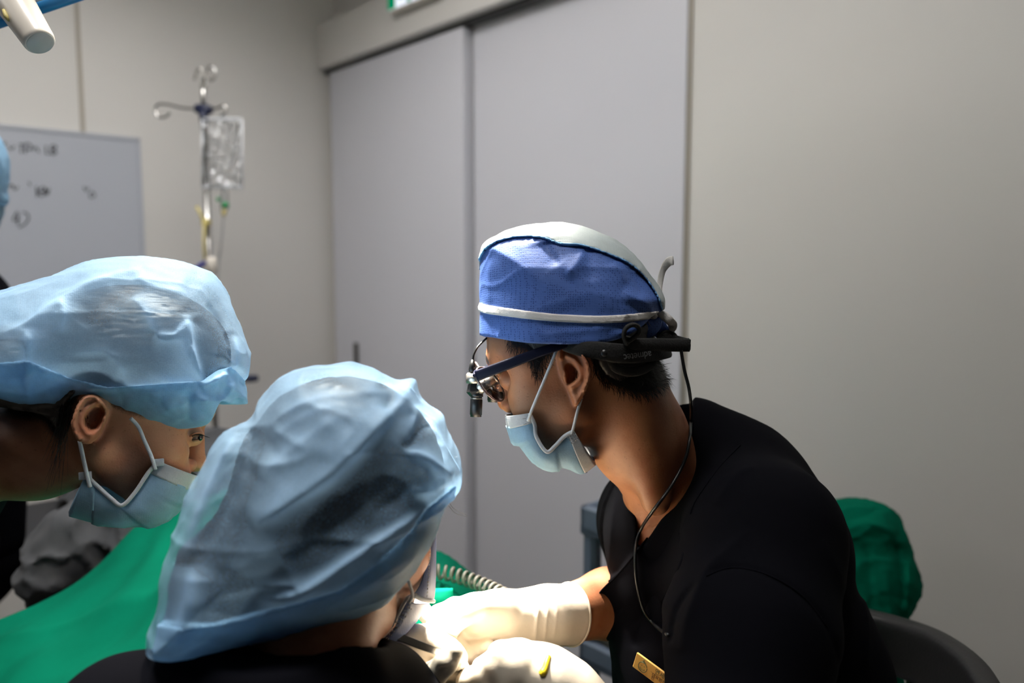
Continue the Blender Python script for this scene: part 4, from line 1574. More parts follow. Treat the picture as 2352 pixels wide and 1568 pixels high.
def lf_head(q):
    f = s_ell(q, FL.pt(300, 840, .0), (.098, .075, .082))
    f = smin(f, s_ell(q, FL.pt(300, 985, .0), (.062, .057, .064)), .02)
    f = smin(f, s_con(q, FL.pt(425, 885, .02), FL.pt(432, 925, .02), .036, .030), .02)      # forehead
    f = smin(f, s_con(q, FL.pt(476, 940, .045), FL.pt(445, 955, -.02), .011, .012), .012)   # brow
    f = smin(f, s_ell(q, FL.pt(366, 1026, -.026), (.030, .026, .034)), .018)                  # cheek
    f = smin(f, s_ell(q, FL.pt(392, 1045, .05), (.030, .026, .034)), .018)
    f = smin(f, s_con(q, FL.pt(228, 1040, -.045), FL.pt(330, 1128, -.012), .016, .018), .02)
    f = smin(f, s_con(q, FL.pt(228, 1040, .045), FL.pt(330, 1128, .014), .016, .018), .02)
    f = smin(f, s_ell(q, FL.pt(378, 1098, .005), (.028, .034, .028)), .02)
    f = smax(f, -s_ell(q, FL.pt(462, 1000, -.026), (.016, .018, .014)), .010)                # eye sockets
    f = smax(f, -s_ell(q, FL.pt(482, 990, .06), (.013, .016, .011)), .010)
    f = smin(f, s_con(q, FL.pt(452, 985, .026), FL.pt(451, 1058, .026), .0085, .0100), .007)  # nose
    f = smin(f, s_ell(q, FL.pt(452, 1063, .026), (.0108, .0105, .0098)), .005)
    f = smin(f, s_ell(q, FL.pt(433, 1068, .008), (.0092, .008, .0078)), .003)
    f = smin(f, s_ell(q, FL.pt(431, 1068, .042), (.0088, .007, .0075)), .005)
    eb = s_ell(q, FL.pt(442, 1001, -.004), (.0125, .0125, .0118))
    f = smin(f, smax(eb, -s_ell(q, FL.pt(457, 1005, -.013), (.0075, .009, .0016)), .001), .003)
    return f


def lf_skin(p):
    q = (p - FL.o) @ FL.A.T
    nk = s_chain(p, [P(200, 1000, .89), P(90, 1030, .895), P(-90, 1045, .91), P(-220, 1040, .93)], [.052, .0525, .058, .08], .02)
    f = nk
    f = smin(f, s_con(p, P(-260, 1080, .80), P(-260, 1060, 1.06), .06, .06), .05)
    f = smin(f, s_chain(p, [P(-320, 1080, .78), P(-340, 1500, .80), P(-150, 1750, .84)], [.05, .042, .03], .02), .03)
    m = np.abs(q).max(1) < .19
    if m.any():
        f = f.copy()
        h = smin(f[m], lf_head(q[m]), .02)
        f[m] = smin(h, lf_ear(q[m]), .0035)
    return f


lo = np.min([fl(100, 1300, -.1), P(-380, 1760, .75), P(-380, 1100, 1.1)], 0) - .03
hi = np.max([fl(520, 740, .1), P(100, 760, 1.0)], 0) + .03
cutl = FL.pt(-40, 1040, 0)
vv, qq = two_res(lf_skin, FL, [-.19, -.12, -.13], [.13, .12, .16], lambda q: -(q - cutl)[:, 0], lo, hi, .0021, .005)
ql = (vv - FL.o) @ FL.A.T
hp2 = catmull(FL.uv([(215, 905), (190, 905), (165, 925), (150, 960), (130, 1000), (90, 960), (0, 945), (-100, 900), (0, 700), (300, 630), (500, 700), (545, 800), (520, 905), (455, 940), (330, 948)], -.05), 4, True)
hh = smoothstep(.012, -.006, poly_sdf(ql[:, [0, 2]], hp2))
ear2 = smoothstep(.004, .001, np.abs(lf_ear(ql)))
bro = catmull(FL.uv([(470, 952), (490, 944), (505, 944)], -.0), 4)
bd_, _, _ = seg_dist(ql[:, [0, 2]], bro)
brow = smoothstep(.0042, .0014, bd_) * .95
mesh_obj('body', (vv, qq), M_SKIN_F, lfa, FL.M, attr={'hair': np.maximum(hh * (1 - ear2), brow), 'red': .08 * ear2})
# eye with iris and lashes
eye = mesh_obj('eye', sdf_mesh(lambda q: s_ell(q, FL.pt(442, 1001, -.004), (.0116, .0116, .0110)), FL.pt(442, 1001, -.004) - .015, FL.pt(442, 1001, -.004) + .015, .0012), M_EYEW, lfa, FL.M, local=True)
mesh_obj('iris', sdf_mesh(lambda q: s_ell(q, FL.pt(458, 1003, -.010), (.0040, .0050, .0048)), FL.pt(458, 1003, -.010) - .008, FL.pt(458, 1003, -.010) + .008, .0007), M_IRIS, eye, FL.M, local=True)
lsh = []
for k in range(16):
    t = k / 15
    x, y = 440 + 27 * t, 1000 - 7 * math.sin(t * 2.6) + 3 * t
    a = fl(x, y, -.0172 + .008 * t ** 1.5)
    lsh.append(tube([a, a + FL.A.T @ np.array([.0012 + .002 * t, -.003, -.002]), a + FL.A.T @ np.array([.003 + .004 * t, -.0055, -.0035])], [.0004, .0003, .0001], 5))
for k in range(10):
    t = k / 9
    a = fl(441 + 16 * t, 1009 - 3 * t, -.0165)
    lsh.append(tube([a, a + FL.A.T @ np.array([.001, -.0025, -.003])], [.0003, .0001], 5))
mesh_obj('eyelashes', merge(*lsh), M_HAIRB, lfa)
mesh_obj('upper_lid', tube([fl(436, 1002, -.0155), fl(446, 995, -.0172), fl(457, 994, -.0148), fl(466, 1000, -.008)], [.0008, .0011, .0011, .0008], 8, sm=5), M_SKIN_F, lfa)


l_out = [(-180, 760), (-90, 700), (0, 680), (80, 655), (150, 632), (215, 608), (330, 600), (420, 614), (492, 645), (525, 705), (552, 770), (568, 825), (562, 870), (548, 880), (556, 905), (554, 930), (525, 925), (505, 972), (480, 985), (410, 990), (330, 975), (250, 947), (190, 925), (140, 938), (60, 932), (0, 920), (-120, 900), (-200, 840)]
l_ridges = [
    ([(0, 775), (70, 745), (140, 690), (240, 640), (330, 618)], .006, .006, .020), ([(62, 930), (66, 850), (70, 760)], .006, .006, .012), ([(0, 872), (40, 870), (66, 880)], .003, .006, .008),
    ([(135, 690), (150, 720), (142, 775)], .004, .006, .010), ([(68, 842), (180, 890), (250, 892), (330, 885), (462, 876)], .0045, .010, .004), ([(462, 876), (440, 815), (428, 728)], .008, .012, .004),
    ([(350, 772), (375, 775), (405, 772), (430, 740)], .006, .005, .012), ([(300, 690), (330, 720), (356, 768)], .005, .010, .006), ([(310, 640), (360, 665), (430, 680)], .004, .010, .012),
    ([(462, 878), (500, 850), (525, 842)], -.007, .006, .005), ([(540, 770), (545, 820), (536, 850)], .006, .008, .006), ([(470, 700), (500, 740), (522, 800), (530, 840)], -.006, .008, .008),
    ([(440, 910), (480, 922), (520, 915), (545, 860)], .008, .008, .010), ([(435, 900), (432, 930), (440, 975)], -.004, .006, .008), ([(455, 890), (500, 868), (525, 858)], .007, .006, .008),
    ([(330, 860), (400, 880), (455, 878)], .002, .006, .006), ([(200, 760), (260, 700), (330, 660)], -.003, .018, .014), ([(420, 650), (455, 670), (490, 720)], -.003, .010, .010),
    ([(150, 815), (240, 810), (280, 850), (300, 890)], .003, .008, .008)]
lcap = Puff(FL, l_out, .096, .075, l_ridges, wr=-.07, wob=.0011, seed=21)
lcap0 = lcap


def lf_hair(q):
    f = s_ell(q, FL.pt(303, 842, .0), (.110, .084, .092))
    f = smin(f, s_con(q, FL.pt(215, 880, 0), FL.pt(140, 930, 0), .060, .045), .02)
    f = smin(f, s_ell(q, FL.pt(60, 850, .0), (.07, .06, .05)), .02)
    f = f - .0014 * vnoise(q * np.array([1, 1, 2.5]), 260., 3)
    cut = HP2(q[:, 0], q[:, 2]) + .004
    return np.maximum(np.maximum(np.maximum(f, cut), -(lf_ear(q) - .0025)), np.where(q[:, 0] > FL.uv([(175, 900)], -.06)[0][0], np.maximum(lcap0.raw(q) + .0055, HEM0 - q[:, 2]), -1.))


HEM0 = FL.uv([(300, 925)], -.07)[0][1]


HP2 = Map2D(lambda p: poly_sdf(p, hp2), hp2.min(0) - .02, hp2.max(0) + .02, .001)
hv = sdf_mesh(lf_hair, [-.24, -.11, -.05], [.13, .11, .16], .003)
rr = np.random.default_rng(5)
wisps = []
for k in range(60):
    x, y = 150 + rr.uniform(-14, 20), 925 + rr.uniform(-10, 25)
    w_ = -.055 + rr.uniform(-.004, .004)
    ex, ey = x - rr.uniform(5, 45), y + rr.uniform(60, 190)
    wisps.append(tube([fl(x, y, w_), fl(x - 6 + rr.normal() * 4, y + .4 * (ey - y), w_ - .002), fl(ex, ey, w_ + .008)], [.00035, .0003, .0001], 4, sm=4))
wv, wf = merge(*wisps)
wq = np.array([q for q in wf if len(q) == 4])
mesh_obj('hair', np_merge((hv[0] @ FL.A + FL.o, hv[1]), (wv, wq)), M_HAIRB, lfa, FL.M)

# bouffant cap
cut2 = [(-260, 905), (-120, 912), (0, 919), (60, 931), (112, 936), (160, 922), (190, 912), (250, 946), (330, 972), (402, 984), (455, 981), (484, 968), (506, 921), (536, 925), (600, 925)]
CB = catmull(FL.uv(cut2, -.075), 5)
CB = np.concatenate([CB, [[.3, .4], [-.4, .4]]])
CBM = Map2D(lambda p: poly_sdf(p, CB), lcap.lo, lcap.hi, .0012)
bl, bh = lcap.box(.014)


def lcap_f(q, off=0.0):
    f = lcap.raw(q, off=off)
    return np.maximum(np.maximum(f, -(lcap.raw(q, off=off - .0022))), CBM(q[:, 0], q[:, 2]) - .0)


lcv = sdf_mesh(lambda q: np.maximum(lcap.raw(q), CBM(q[:, 0], q[:, 2])), bl, bh, .0023)
lco = mesh_obj('bouffant_cap', lcv, M_BOUF, lfa, FL.M, local=True, attr={'layers': lcap.layers(lcv[0])}, label='thin pale blue bouffant cap, hair showing through')
hemp = strip2d(FL, [(-300, 880), (0, 835), (70, 830), (160, 868), (250, 890), (330, 885), (462, 876), (500, 850), (530, 842), (570, 870), (640, 940), (500, 1060), (0, 1000), (-300, 1000)], -.075, lcap.lo, lcap.hi)
mesh_obj('elastic_hem', sdf_mesh(lambda q: np.maximum(np.maximum(lcap.raw(q, off=.0012 + .0016 * np.abs(vnoise(q * np.array([1, 1, .3]), 150., 4))), CBM(q[:, 0], q[:, 2]) - .0006), hemp(q[:, 0], q[:, 2])), bl, bh, .0023), M_BOUFH, lco, FL.M, local=True)

# mask
m_edge = [(364, 1058), (340, 1086), (312, 1128), (281, 1160), (256, 1145), (226, 1118), (196, 1090)]
m_front = [(458, 1092), (446, 1122), (424, 1160), (385, 1190), (340, 1202), (280, 1208), (225, 1198), (160, 1176)]
msk = mesh_obj('face_mask', mask_mesh(FL, m_edge, m_front, -.058, .006, .15, .88, npl=3.4), M_MASK, lfa, FL.M, local=True, label='pale blue pleated face mask')
mesh_obj('nose_band', mask_mesh(FL, m_edge, m_front, -.058, .006, 0, .16, nt=10, push=.0006, crump=.0005), M_MASKW, msk, FL.M, local=True)
mesh_obj('chin_band', mask_mesh(FL, m_edge, m_front, -.058, .006, .87, 1.0, nt=10, push=.0006, crump=.0005), M_MASK, msk, FL.M, local=True)
mesh_obj('edge_binding', tube(FL.world(np.array([FL.pt(x, y, -.0595) for x, y in m_edge])), .0022, 8, sm=6), M_MASKW, msk)
mesh_obj('ear_loop', tube([fl(357, 1078, -.062), fl(348, 1048, -.064), fl(332, 1012, -.066), fl(318, 980, -.068), fl(300, 960, -.070)], .0020, 8, sm=5), M_LOOP, msk)
mesh_obj('ear_loop', tube([fl(207, 1118, -.062), fl(200, 1090, -.064), fl(190, 1045, -.066), fl(183, 1012, -.064)], .0020, 8, sm=5), M_LOOP, msk)
mesh_obj('corner_tab', box(fl(363, 1062, -.061), (.012, .002, .008), FL.A, .0006), M_MASKW, msk)
mesh_obj('corner_tab', box(fl(196, 1092, -.061), (.012, .002, .008), FL.A, .0006), M_MASKW, msk)
for r_, (y0, sl) in enumerate(((1086, .2), (1106, .24), (1111, .24))):
    for k in range(16):
        x_ = 372 + k * 5
        wq = -.048 + .040 * (k / 16) ** 1.5
        yy = y0 + (x_ - 372) * sl
        mesh_obj('weld_mark', tube([fl(x_, yy, wq - .006), fl(x_ + 2.4, yy + .5, wq - .006)], .00045, 5), M_GREYTXT, msk)
for r_ in range(4):
    for k in range(8):
        x_ = 200 - k * 3.4 + r_ * 5.4
        y_ = 1122 + k * 6.2 + r_ * 1.2
        mesh_obj('weld_mark', tube([fl(x_, y_, -.058 + .0035 * k), fl(x_ - 1, y_ + 2, -.0575 + .0035 * k)], .0006, 5), M_INK, msk)


def lf_scrub(p):
    f = s_con(p, P(-240, 1090, .82), P(-240, 1070, 1.06), .085, .085)
    f = smin(f, s_chain(p, [P(-240, 1080, .94), P(-420, 1250, .93), np.array([-.80, .84, .95])], [.12, .14, .15], .05), .05)
    f = smin(f, s_con(p, P(-320, 1090, .78), P(-330, 1330, .79), .072, .066), .03)
    f = smin(f, s_con(p, P(-300, 1090, 1.08), P(-260, 1400, 1.08), .072, .066), .03)
    hole = s_con(p, P(200, 1020, .89), P(-60, 1046, .905), .07, .062)
    return smax(f, -hole, .004)


mesh_obj('scrub_top', sdf_mesh(lf_scrub, [-1.1, .55, .78], [-.50, 1.2, 1.35], .006), M_NAVY, lfa)


def lf_trs(p):
    f = s_ell(p, (-.80, .84, .93), (.15, .17, .14))
    for s_ in (-1, 1):
        f = smin(f, s_chain(p, [(-.80, .84 + s_ * .09, .9), (-.78, .84 + s_ * .1, .48), (-.80, .84 + s_ * .1, .1)], [.085, .065, .055], .03), .04)
    return f


mesh_obj('trousers', sdf_mesh(lf_trs, [-1.05, .55, .09], [-.55, 1.15, 1.1], .012), M_NAVY, lfa)
for s_ in (-1, 1):
    mesh_obj('shoe', merge(tube([(-.84, .84 + s_ * .1, .06), (-.78, .84 + s_ * .1, .055), (-.68, .84 + s_ * .1, .035), (-.63, .84 + s_ * .1, .03)], [.045, .046, .04, .025], 12, sm=4), box((-.745, .84 + s_ * .1, .012), (.25, .085, .022), bev=.008)), M_WHITEPL, lfa)
# ------------------------------------------------------------------ assistant in front, seen from behind
FA = Frame(700, 1180, .73)
fra = empty('person', (-.22, .58, 0), 'assistant seen from behind in a large creased blue bouffant cap, nearest the camera', 'person')


def fa(px, py, w):
    return FA.world(FA.pt(px, py, w))


def fr_skin(p):
    f = s_ell(p, P(800, 1130, .755), (.084, .09, .092))
    f = smin(f, s_con(p, P(850, 1190, .775), P(872, 1310, .785), .050, .032), .015)
    f = smin(f, s_ell(p, P(903, 1262, .795), (.036, .04, .045)), .015)
    f = smin(f, s_con(p, P(905, 1275, .79), P(892, 1368, .785), .033, .026), .012)
    f = smin(f, s_con(p, P(800, 1320, .725), P(872, 1400, .765), .026, .024), .015)
    f = smin(f, s_con(p, P(940, 1290, .835), P(948, 1330, .845), .008, .011), .01)
    f = smin(f, s_chain(p, [P(770, 1320, .725), P(722, 1480, .715), P(700, 1620, .72)], [.050, .050, .065], .02), .025)
    f = smin(f, s_con(p, P(430, 1660, .68), P(940, 1690, .75), .05, .045), .04)
    f = smin(f, s_chain(p, [P(930, 1680, .755), P(1010, 1800, .86), P(905, 1590, .80)], [.042, .038, .028], .02), .02)
    return f


lo = np.min(P3([(380, 1860, .62), (380, 1860, .9), (380, 1000, .62)]), 0) - .02
hi = np.max(P3([(1080, 900, .88), (1080, 1860, .95), (1080, 900, .6)]), 0) + .04
vv, qq = sdf_mesh(fr_skin, lo, hi, .0028)
mesh_obj('body', (vv, qq), M_SKIN_F, fra, FA.M, attr={'hair': np.zeros(len(vv)), 'red': np.zeros(len(vv))})


f_out = [(355, 1482), (370, 1400), (386, 1305), (406, 1238), (440, 1145), (478, 1064), (512, 1012), (556, 984), (577, 972), (602, 932), (640, 882), (690, 857), (740, 848), (800, 844), (850, 855), (886, 873), (905, 881), (944, 884), (960, 925), (985, 948), (1006, 966), (1018, 1002), (1040, 1052), (1049, 1092), (1034, 1132), (1006, 1166), (1000, 1184), (975, 1246), (955, 1276), (910, 1342), (850, 1388), (760, 1418), (640, 1450), (560, 1470), (480, 1492), (404, 1509)]
f_ridges = [
    ([(580, 1208), (650, 1166), (760, 1092), (840, 1012), (900, 948), (950, 900)], .013, .020, .008, .35), ([(590, 1372), (680, 1366), (780, 1302), (870, 1240), (960, 1184), (1030, 1125)], .012, .008, .016, .3),
    ([(576, 975), (566, 1050), (530, 1150), (488, 1240), (470, 1330)], -.011, .010, .014, .2), ([(540, 985), (500, 1070), (452, 1180), (420, 1290)], .008, .010, .010), ([(650, 1290), (760, 1215), (880, 1120), (940, 1050)], -.009, .022, .022),
    ([(925, 1034), (965, 985), (1006, 966)], -.012, .006, .006, .15), ([(925, 1036), (970, 1050), (1020, 1080), (1046, 1096)], .010, .006, .008, .2), ([(890, 880), (925, 905), (945, 950)], .006, .008, .008), ([(870, 872), (905, 895), (880, 950)], -.006, .008, .008),
    ([(960, 930), (950, 975), (925, 1030)], .008, .008, .008), ([(930, 1120), (985, 1130), (1045, 1095)], .007, .008, .010), ([(640, 960), (720, 920), (820, 905), (890, 900)], .004, .012, .008), ([(690, 870), (760, 880), (860, 920)], -.004, .010, .010),
    ([(640, 1450), (760, 1390), (860, 1330), (960, 1230)], .006, .010, .012), ([(440, 1300), (430, 1380), (400, 1480)], .008, .014, .010), ([(520, 1300), (500, 1400), (470, 1480)], -.005, .02, .02), ([(600, 1100), (650, 1050), (720, 1000), (800, 950)], .004, .014, .014),
    ([(620, 1010), (700, 960), (780, 935)], .003, .01, .01), ([(500, 1450), (600, 1420), (700, 1400)], .004, .012, .012), ([(850, 1180), (930, 1130), (990, 1060)], -.006, .012, .012), ([(860, 1290), (940, 1230), (1000, 1160)], -.006, .012, .010)]
fcap = Puff(FA, f_out, .105, .085, f_ridges, wr=-.085, wob=.0014, seed=31)
fcap0 = fcap


def fr_hair(q):
    p = q @ FA.A + FA.o
    f = s_ell(p, P(785, 1105, .745), (.096, .098, .098))
    f = smin(f, s_con(p, P(700, 1220, .70), P(520, 1360, .70), .062, .056), .03)
    f = f - .0012 * vnoise(q, 240., 9)
    f = np.maximum(f, fcap0.raw(q) + .0065)
    # keep the cheek free
    return np.maximum(f, -s_con(p, P(890, 1270, .76), P(950, 1420, .76), .052, .07))


hv = sdf_mesh(fr_hair, [-.17, -.14, -.14], [.18, .16, .16], .0035)
rr = np.random.default_rng(8)
ws = []
for (x0, y0, x1, y1, x2, y2) in ((1030, 1160, 1046, 1178, 1072, 1186), (1028, 1140, 1040, 1165, 1074, 1184), (1040, 1052, 1054, 1048, 1045, 1062), (1022, 1015, 1030, 1024, 1031, 1032)):
    ws.append(tube([fa(x0, y0, .02), fa(x1, y1, .02), fa(x2, y2, .02)], [.00025, .0002, .0001], 4, sm=5))
for k in range(46):
    x, y = 992 + rr.uniform(-8, 10), 1165 + rr.uniform(-5, 40)
    ws.append(tube([fa(x, y, .06), fa(x - 2 + rr.normal() * 3, y + 30, .065), fa(x - 8 + rr.normal() * 5, y + rr.uniform(50, 80), .07)], [.0004, .0003, .0001], 4, sm=3))
wv, wf = merge(*ws)
mesh_obj('hair', np_merge((hv[0] @ FA.A + FA.o, hv[1]), (wv, np.array([q for q in wf if len(q) == 4]))), M_HAIRB, fra, FA.M)

bl, bh = fcap.box(.018)
hole_a, hole_b = P(905, 1300, .80), P(960, 1460, .80)


def fcap_f(q, off=0.0):
    f = fcap.raw(q, off=off)
    p = q @ FA.A + FA.o
    return np.maximum(f, -s_con(p, P(905, 1330, .79), P(930, 1480, .78), .045, .075))


fcv = sdf_mesh(fcap_f, bl, bh, .0024)
fco = mesh_obj('bouffant_cap', fcv, M_BOUF, fra, FA.M, local=True, attr={'layers': fcap.layers(fcv[0])}, label='creased translucent blue bouffant cap')
hemf = strip2d(FA, [(330, 1540), (350, 1440), (480, 1440), (640, 1395), (780, 1355), (870, 1290), (950, 1215), (985, 1165), (1060, 1110), (1080, 1200), (950, 1400), (640, 1520)], -.085, fcap.lo, fcap.hi)
mesh_obj('elastic_hem', sdf_mesh(lambda q: np.maximum(fcap_f(q, .0012), hemf(q[:, 0], q[:, 2])), bl, bh, .0026), M_BOUFH, fco, FA.M, local=True)


# mask seen from behind: cheek panel, jaw panel and loop
def quad_sheet(rows, th=.0012, n=14):
    """rows of (px,py,d) control points -> smooth thin sheet"""
    R_ = [catmull([P(*x) for x in r], n) for r in rows]
    k = np.stack(R_)
    cols = [catmull(k[:, j], n) for j in range(k.shape[1])]
    return sheet(np.stack(cols, 1), th)


mk = mesh_obj('face_mask', quad_sheet([[(930, 1378, .752), (898, 1440, .750), (846, 1494, .748)], [(948, 1384, .757), (912, 1450, .755), (858, 1493, .752)], [(966, 1386, .775), (932, 1452, .775), (872, 1493, .77)], [(986, 1385, .82), (945, 1440, .82), (895, 1480, .82)]]), M_MASKSH, fra, label='blue face mask seen from behind the cheek')
mesh_obj('cheek_panel', quad_sheet([[(994, 1208, .80), (986, 1250, .79), (970, 1330, .775), (948, 1368, .762)], [(998, 1212, .802), (995, 1260, .797), (986, 1340, .785), (970, 1376, .774)], [(1000, 1216, .815), (1001, 1270, .815), (999, 1350, .81), (995, 1381, .80)]]), M_MASKSH, mk)
mesh_obj('edge_binding', tube(P3([(955, 1366, .765), (935, 1374, .751), (915, 1408, .749), (896, 1442, .748), (848, 1493, .746)]), .0018, 8, sm=6), M_MASKW, mk)
mesh_obj('edge_binding', tube(P3([(996, 1380, .80), (972, 1377, .773), (950, 1367, .760)]), .0022, 8, sm=6), M_MASKW, mk)
mesh_obj('ear_loop', tube(P3([(926, 1290, .738), (932, 1312, .738), (942, 1345, .745), (947, 1368, .750), (938, 1384, .749)]), .0017, 8, sm=6), M_LOOP, mk)
for k in range(14):
    mesh_obj('weld_mark', tube(P3([(988 - k * .5, 1262 + k * 8, .786 - k * .0012), (987.6 - k * .5, 1266 + k * 8, .786 - k * .0012)]), .0004, 5), M_LOOP, mk)
for r_ in range(3):
    for k in range(10):
        x_, y_ = 938 - k * 6.6 + r_ * 4, 1392 + k * 8.6 + r_ * 2.4
        mesh_obj('weld_mark', tube(P3([(x_, y_, .747), (x_ - 2.4, y_ + 3, .747)]), .0004, 5), M_LOOP, mk)


def fr_scrub(p):
    f = s_chain(p, P3([(300, 1690, .66), (640, 1602, .66), (760, 1604, .69), (862, 1628, .738), (962, 1700, .765)]), [.060, .054, .052, .052, .044], .03)
    f = smin(f, s_con(p, P(600, 1790, .70), np.array([-.24, .52, .55]), .105, .14), .05)
    f = smin(f, s_con(p, P(300, 1690, .66), P(240, 1980, .72), .062, .058), .03)
    f = smin(f, s_con(p, P(965, 1706, .765), P(1015, 1820, .84), .048, .052), .03)
    f = f - .003 * vnoise(p, 22., 6)
    x, y, d = project(p)
    return smax(f, -s_chain(p, P3([(770, 1320, .725), (722, 1480, .715), (712, 1540, .716)]), [.058, .0555, .048], .02), .004)


bl = np.min(P3([(180, 2000, .6), (180, 2000, .9)]), 0) - .05
bh = np.max(P3([(1080, 1400, .85), (1080, 1400, .9)]), 0) + .03
bl[2] = .52
bl[1] = .34
fso = mesh_obj('scrub_top', sdf_mesh(fr_scrub, bl, bh, .005), M_NAVY, fra)


def fr_trs(p):
    hip = np.array([-.26, .50, .55])
    f = s_ell(p, hip, (.17, .16, .13))
    for kn, ft in ((np.array([-.34, .86, .5]), np.array([-.34, .84, .1])), (np.array([-.10, .84, .5]), np.array([-.10, .82, .1]))):
        f = smin(f, s_chain(p, [hip + [(kn[0] - hip[0]) * .6, .02, 0], kn, ft], [.09, .068, .05], .03), .05)
    return f


mesh_obj('trousers', sdf_mesh(fr_trs, [-.52, .28, .08], [.06, 1.0, .74], .012), M_NAVY, fra)
for x_ in (-.34, -.10):
    mesh_obj('shoe', merge(tube([(x_, .80, .05), (x_, .86, .05), (x_, .96, .035), (x_, 1.0, .03)], [.042, .045, .04, .025], 12, sm=4), box((x_, .89, .012), (.085, .25, .022), bev=.008)), M_WHITEPL, fra)
stl = empty('stool', (-.26, .50, 0), 'round black stool under the assistant nearest the camera', 'stool')
mesh_obj('seat', tube([(-.26, .5, .37), (-.26, .5, .375), (-.26, .5, .42), (-.26, .5, .43)], [.16, .175, .175, .16], 28), M_LEATHER, stl)
mesh_obj('column', tube([(-.26, .5, .06), (-.26, .5, .38)], .025, 14), M_CHROME, stl)
for k in range(5):
    a_ = k * 2 * math.pi / 5 + .3
    mesh_obj('base_leg', tube([(-.26, .5, .08), (-.26 + .26 * math.cos(a_), .5 + .26 * math.sin(a_), .05)], [.02, .014], 8), M_BLACKPL, stl)
    mesh_obj('caster', disc_plate((-.26 + .26 * math.cos(a_), .5 + .26 * math.sin(a_), .026), (math.sin(a_), -math.cos(a_), 0), .026, .02, 14), M_BLACKPL, stl)
# ------------------------------------------------------------------ gloved hands
def hand_fn(palm, fingers, k=.008):
    pp = [(P(*a[:3]), a[3]) for a in palm]
    ff = [[(P(*a[:3]), a[3]) for a in fg] for fg in fingers]

    def f(p):
        d = s_chain(p, [a for a, _ in pp], [r for _, r in pp], .015)
        for fg in ff:
            e = s_chain(p, [a for a, _ in fg], [r for _, r in fg], .003)
            d = smin(d, e, k)
        return d
    pts = np.array([a for a, _ in pp] + [a for fg in ff for a, _ in fg])
    return f, pts.min(0) - .045, pts.max(0) + .045


# far hand with the long cuff
palmA = [(1303, 1411, .935, .0352), (1255, 1413, .917, .0315), (1205, 1416, .90, .027), (1150, 1415, .882, .0262), (1095, 1412, .868, .0235)]
fingA = [
    [(1150, 1396, .868, .016), (1100, 1398, .848, .0135), (1062, 1412, .838, .0122), (1034, 1440, .832, .0108), (1030, 1458, .832, .0092)],
    [(1095, 1394, .872, .0125), (1045, 1396, .856, .0115), (1008, 1412, .846, .0108), (998, 1444, .838, .0100), (1012, 1476, .834, .0090)],
    [(1090, 1412, .878, .0125), (1052, 1440, .864, .0110), (1046, 1474, .848, .0098), (1066, 1502, .840, .0088), (1078, 1514, .838, .0075)],
    [(1105, 1425, .886, .0120), (1078, 1456, .872, .0105), (1072, 1488, .858, .0098), (1092, 1494, .850, .0092), (1120, 1487, .846, .0086)],
    [(1125, 1432, .894, .0110), (1100, 1462, .886, .0095), (1104, 1486, .876, .0088), (1122, 1496, .868, .0080)]]
fA, la, ha = hand_fn(palmA, fingA)
cufw = ridge_map([(np.array([(1226, 1350), (1236, 1400), (1228, 1480)]), .0022, 5, 5, .1), (np.array([(1252, 1345), (1258, 1400), (1250, 1480)]), .0012, 4, 4, .1), (np.array([(1270, 1345), (1280, 1400), (1270, 1480)]), .001, 4, 4, .1)], (900, 1300), (1400, 1600), 2.)


def gloveA(p):
    x, y, d = project(p)
    f = fA(p) - cufw(x, y)
    e = P(1309, 1410, .938)
    ax = P(1255, 1413, .917) - e
    ax = ax / np.linalg.norm(ax)
    return np.maximum(f, -((p - e) @ ax))


glA = mesh_obj('glove', sdf_mesh(gloveA, la, ha, .0019), M_LATEX, den, label='cream latex glove on the far hand')
e0 = P(1309, 1410, .938)
axA = P(1255, 1413, .917) - e0
axA /= np.linalg.norm(axA)
u_ = np.cross(axA, [0, 0, 1.0])
u_ /= np.linalg.norm(u_)
v_ = np.cross(u_, axA)
mesh_obj('rolled_cuff', tube([e0 + .0352 * (u_ * math.cos(t) + v_ * math.sin(t)) for t in np.linspace(0, 2 * math.pi, 41)[:-1]], .0017, 8, closed=True), M_LATEX, glA)

# near hand, back of the hand up
palmB = [(1352, 1640, .792, .033), (1300, 1592, .790, .0315), (1250, 1558, .786, .0300), (1192, 1527, .780, .0245)]
fingB = [
    [(1190, 1512, .778, .0165), (1150, 1502, .775, .0125), (1134, 1522, .776, .0108), (1104, 1546, .782, .0098), (1078, 1552, .788, .0086)],
    [(1190, 1528, .776, .0160), (1148, 1534, .772, .0122), (1118, 1556, .776, .0108), (1085, 1566, .782, .0096), (1066, 1568, .786, .0085)],
    [(1200, 1545, .775, .0150), (1160, 1565, .770, .0118), (1128, 1582, .774, .0102), (1100, 1590, .780, .009)],
    [(1215, 1565, .775, .0135), (1180, 1592, .770, .0105), (1150, 1604, .774, .0095), (1128, 1610, .780, .008)],
    [(1240, 1520, .800, .0150), (1190, 1500, .806, .0125), (1140, 1512, .812, .0112), (1105, 1530, .814, .0095)]]
fB, la, ha = hand_fn(palmB, fingB)
glB = mesh_obj('glove', sdf_mesh(fB, la, ha, .0019), M_LATEX, den, label='cream latex glove with a yellow stain')
sp = [on_surface(fB, x, y) for x, y in ((1261, 1508), (1256, 1522), (1252, 1536), (1247, 1545), (1240, 1550))]
mesh_obj('yellow_stain', tube([q + FW * .0016 for q in sp], [.0024, .0030, .0034, .0040, .0026], 8, sm=4), M_STAIN, glB)

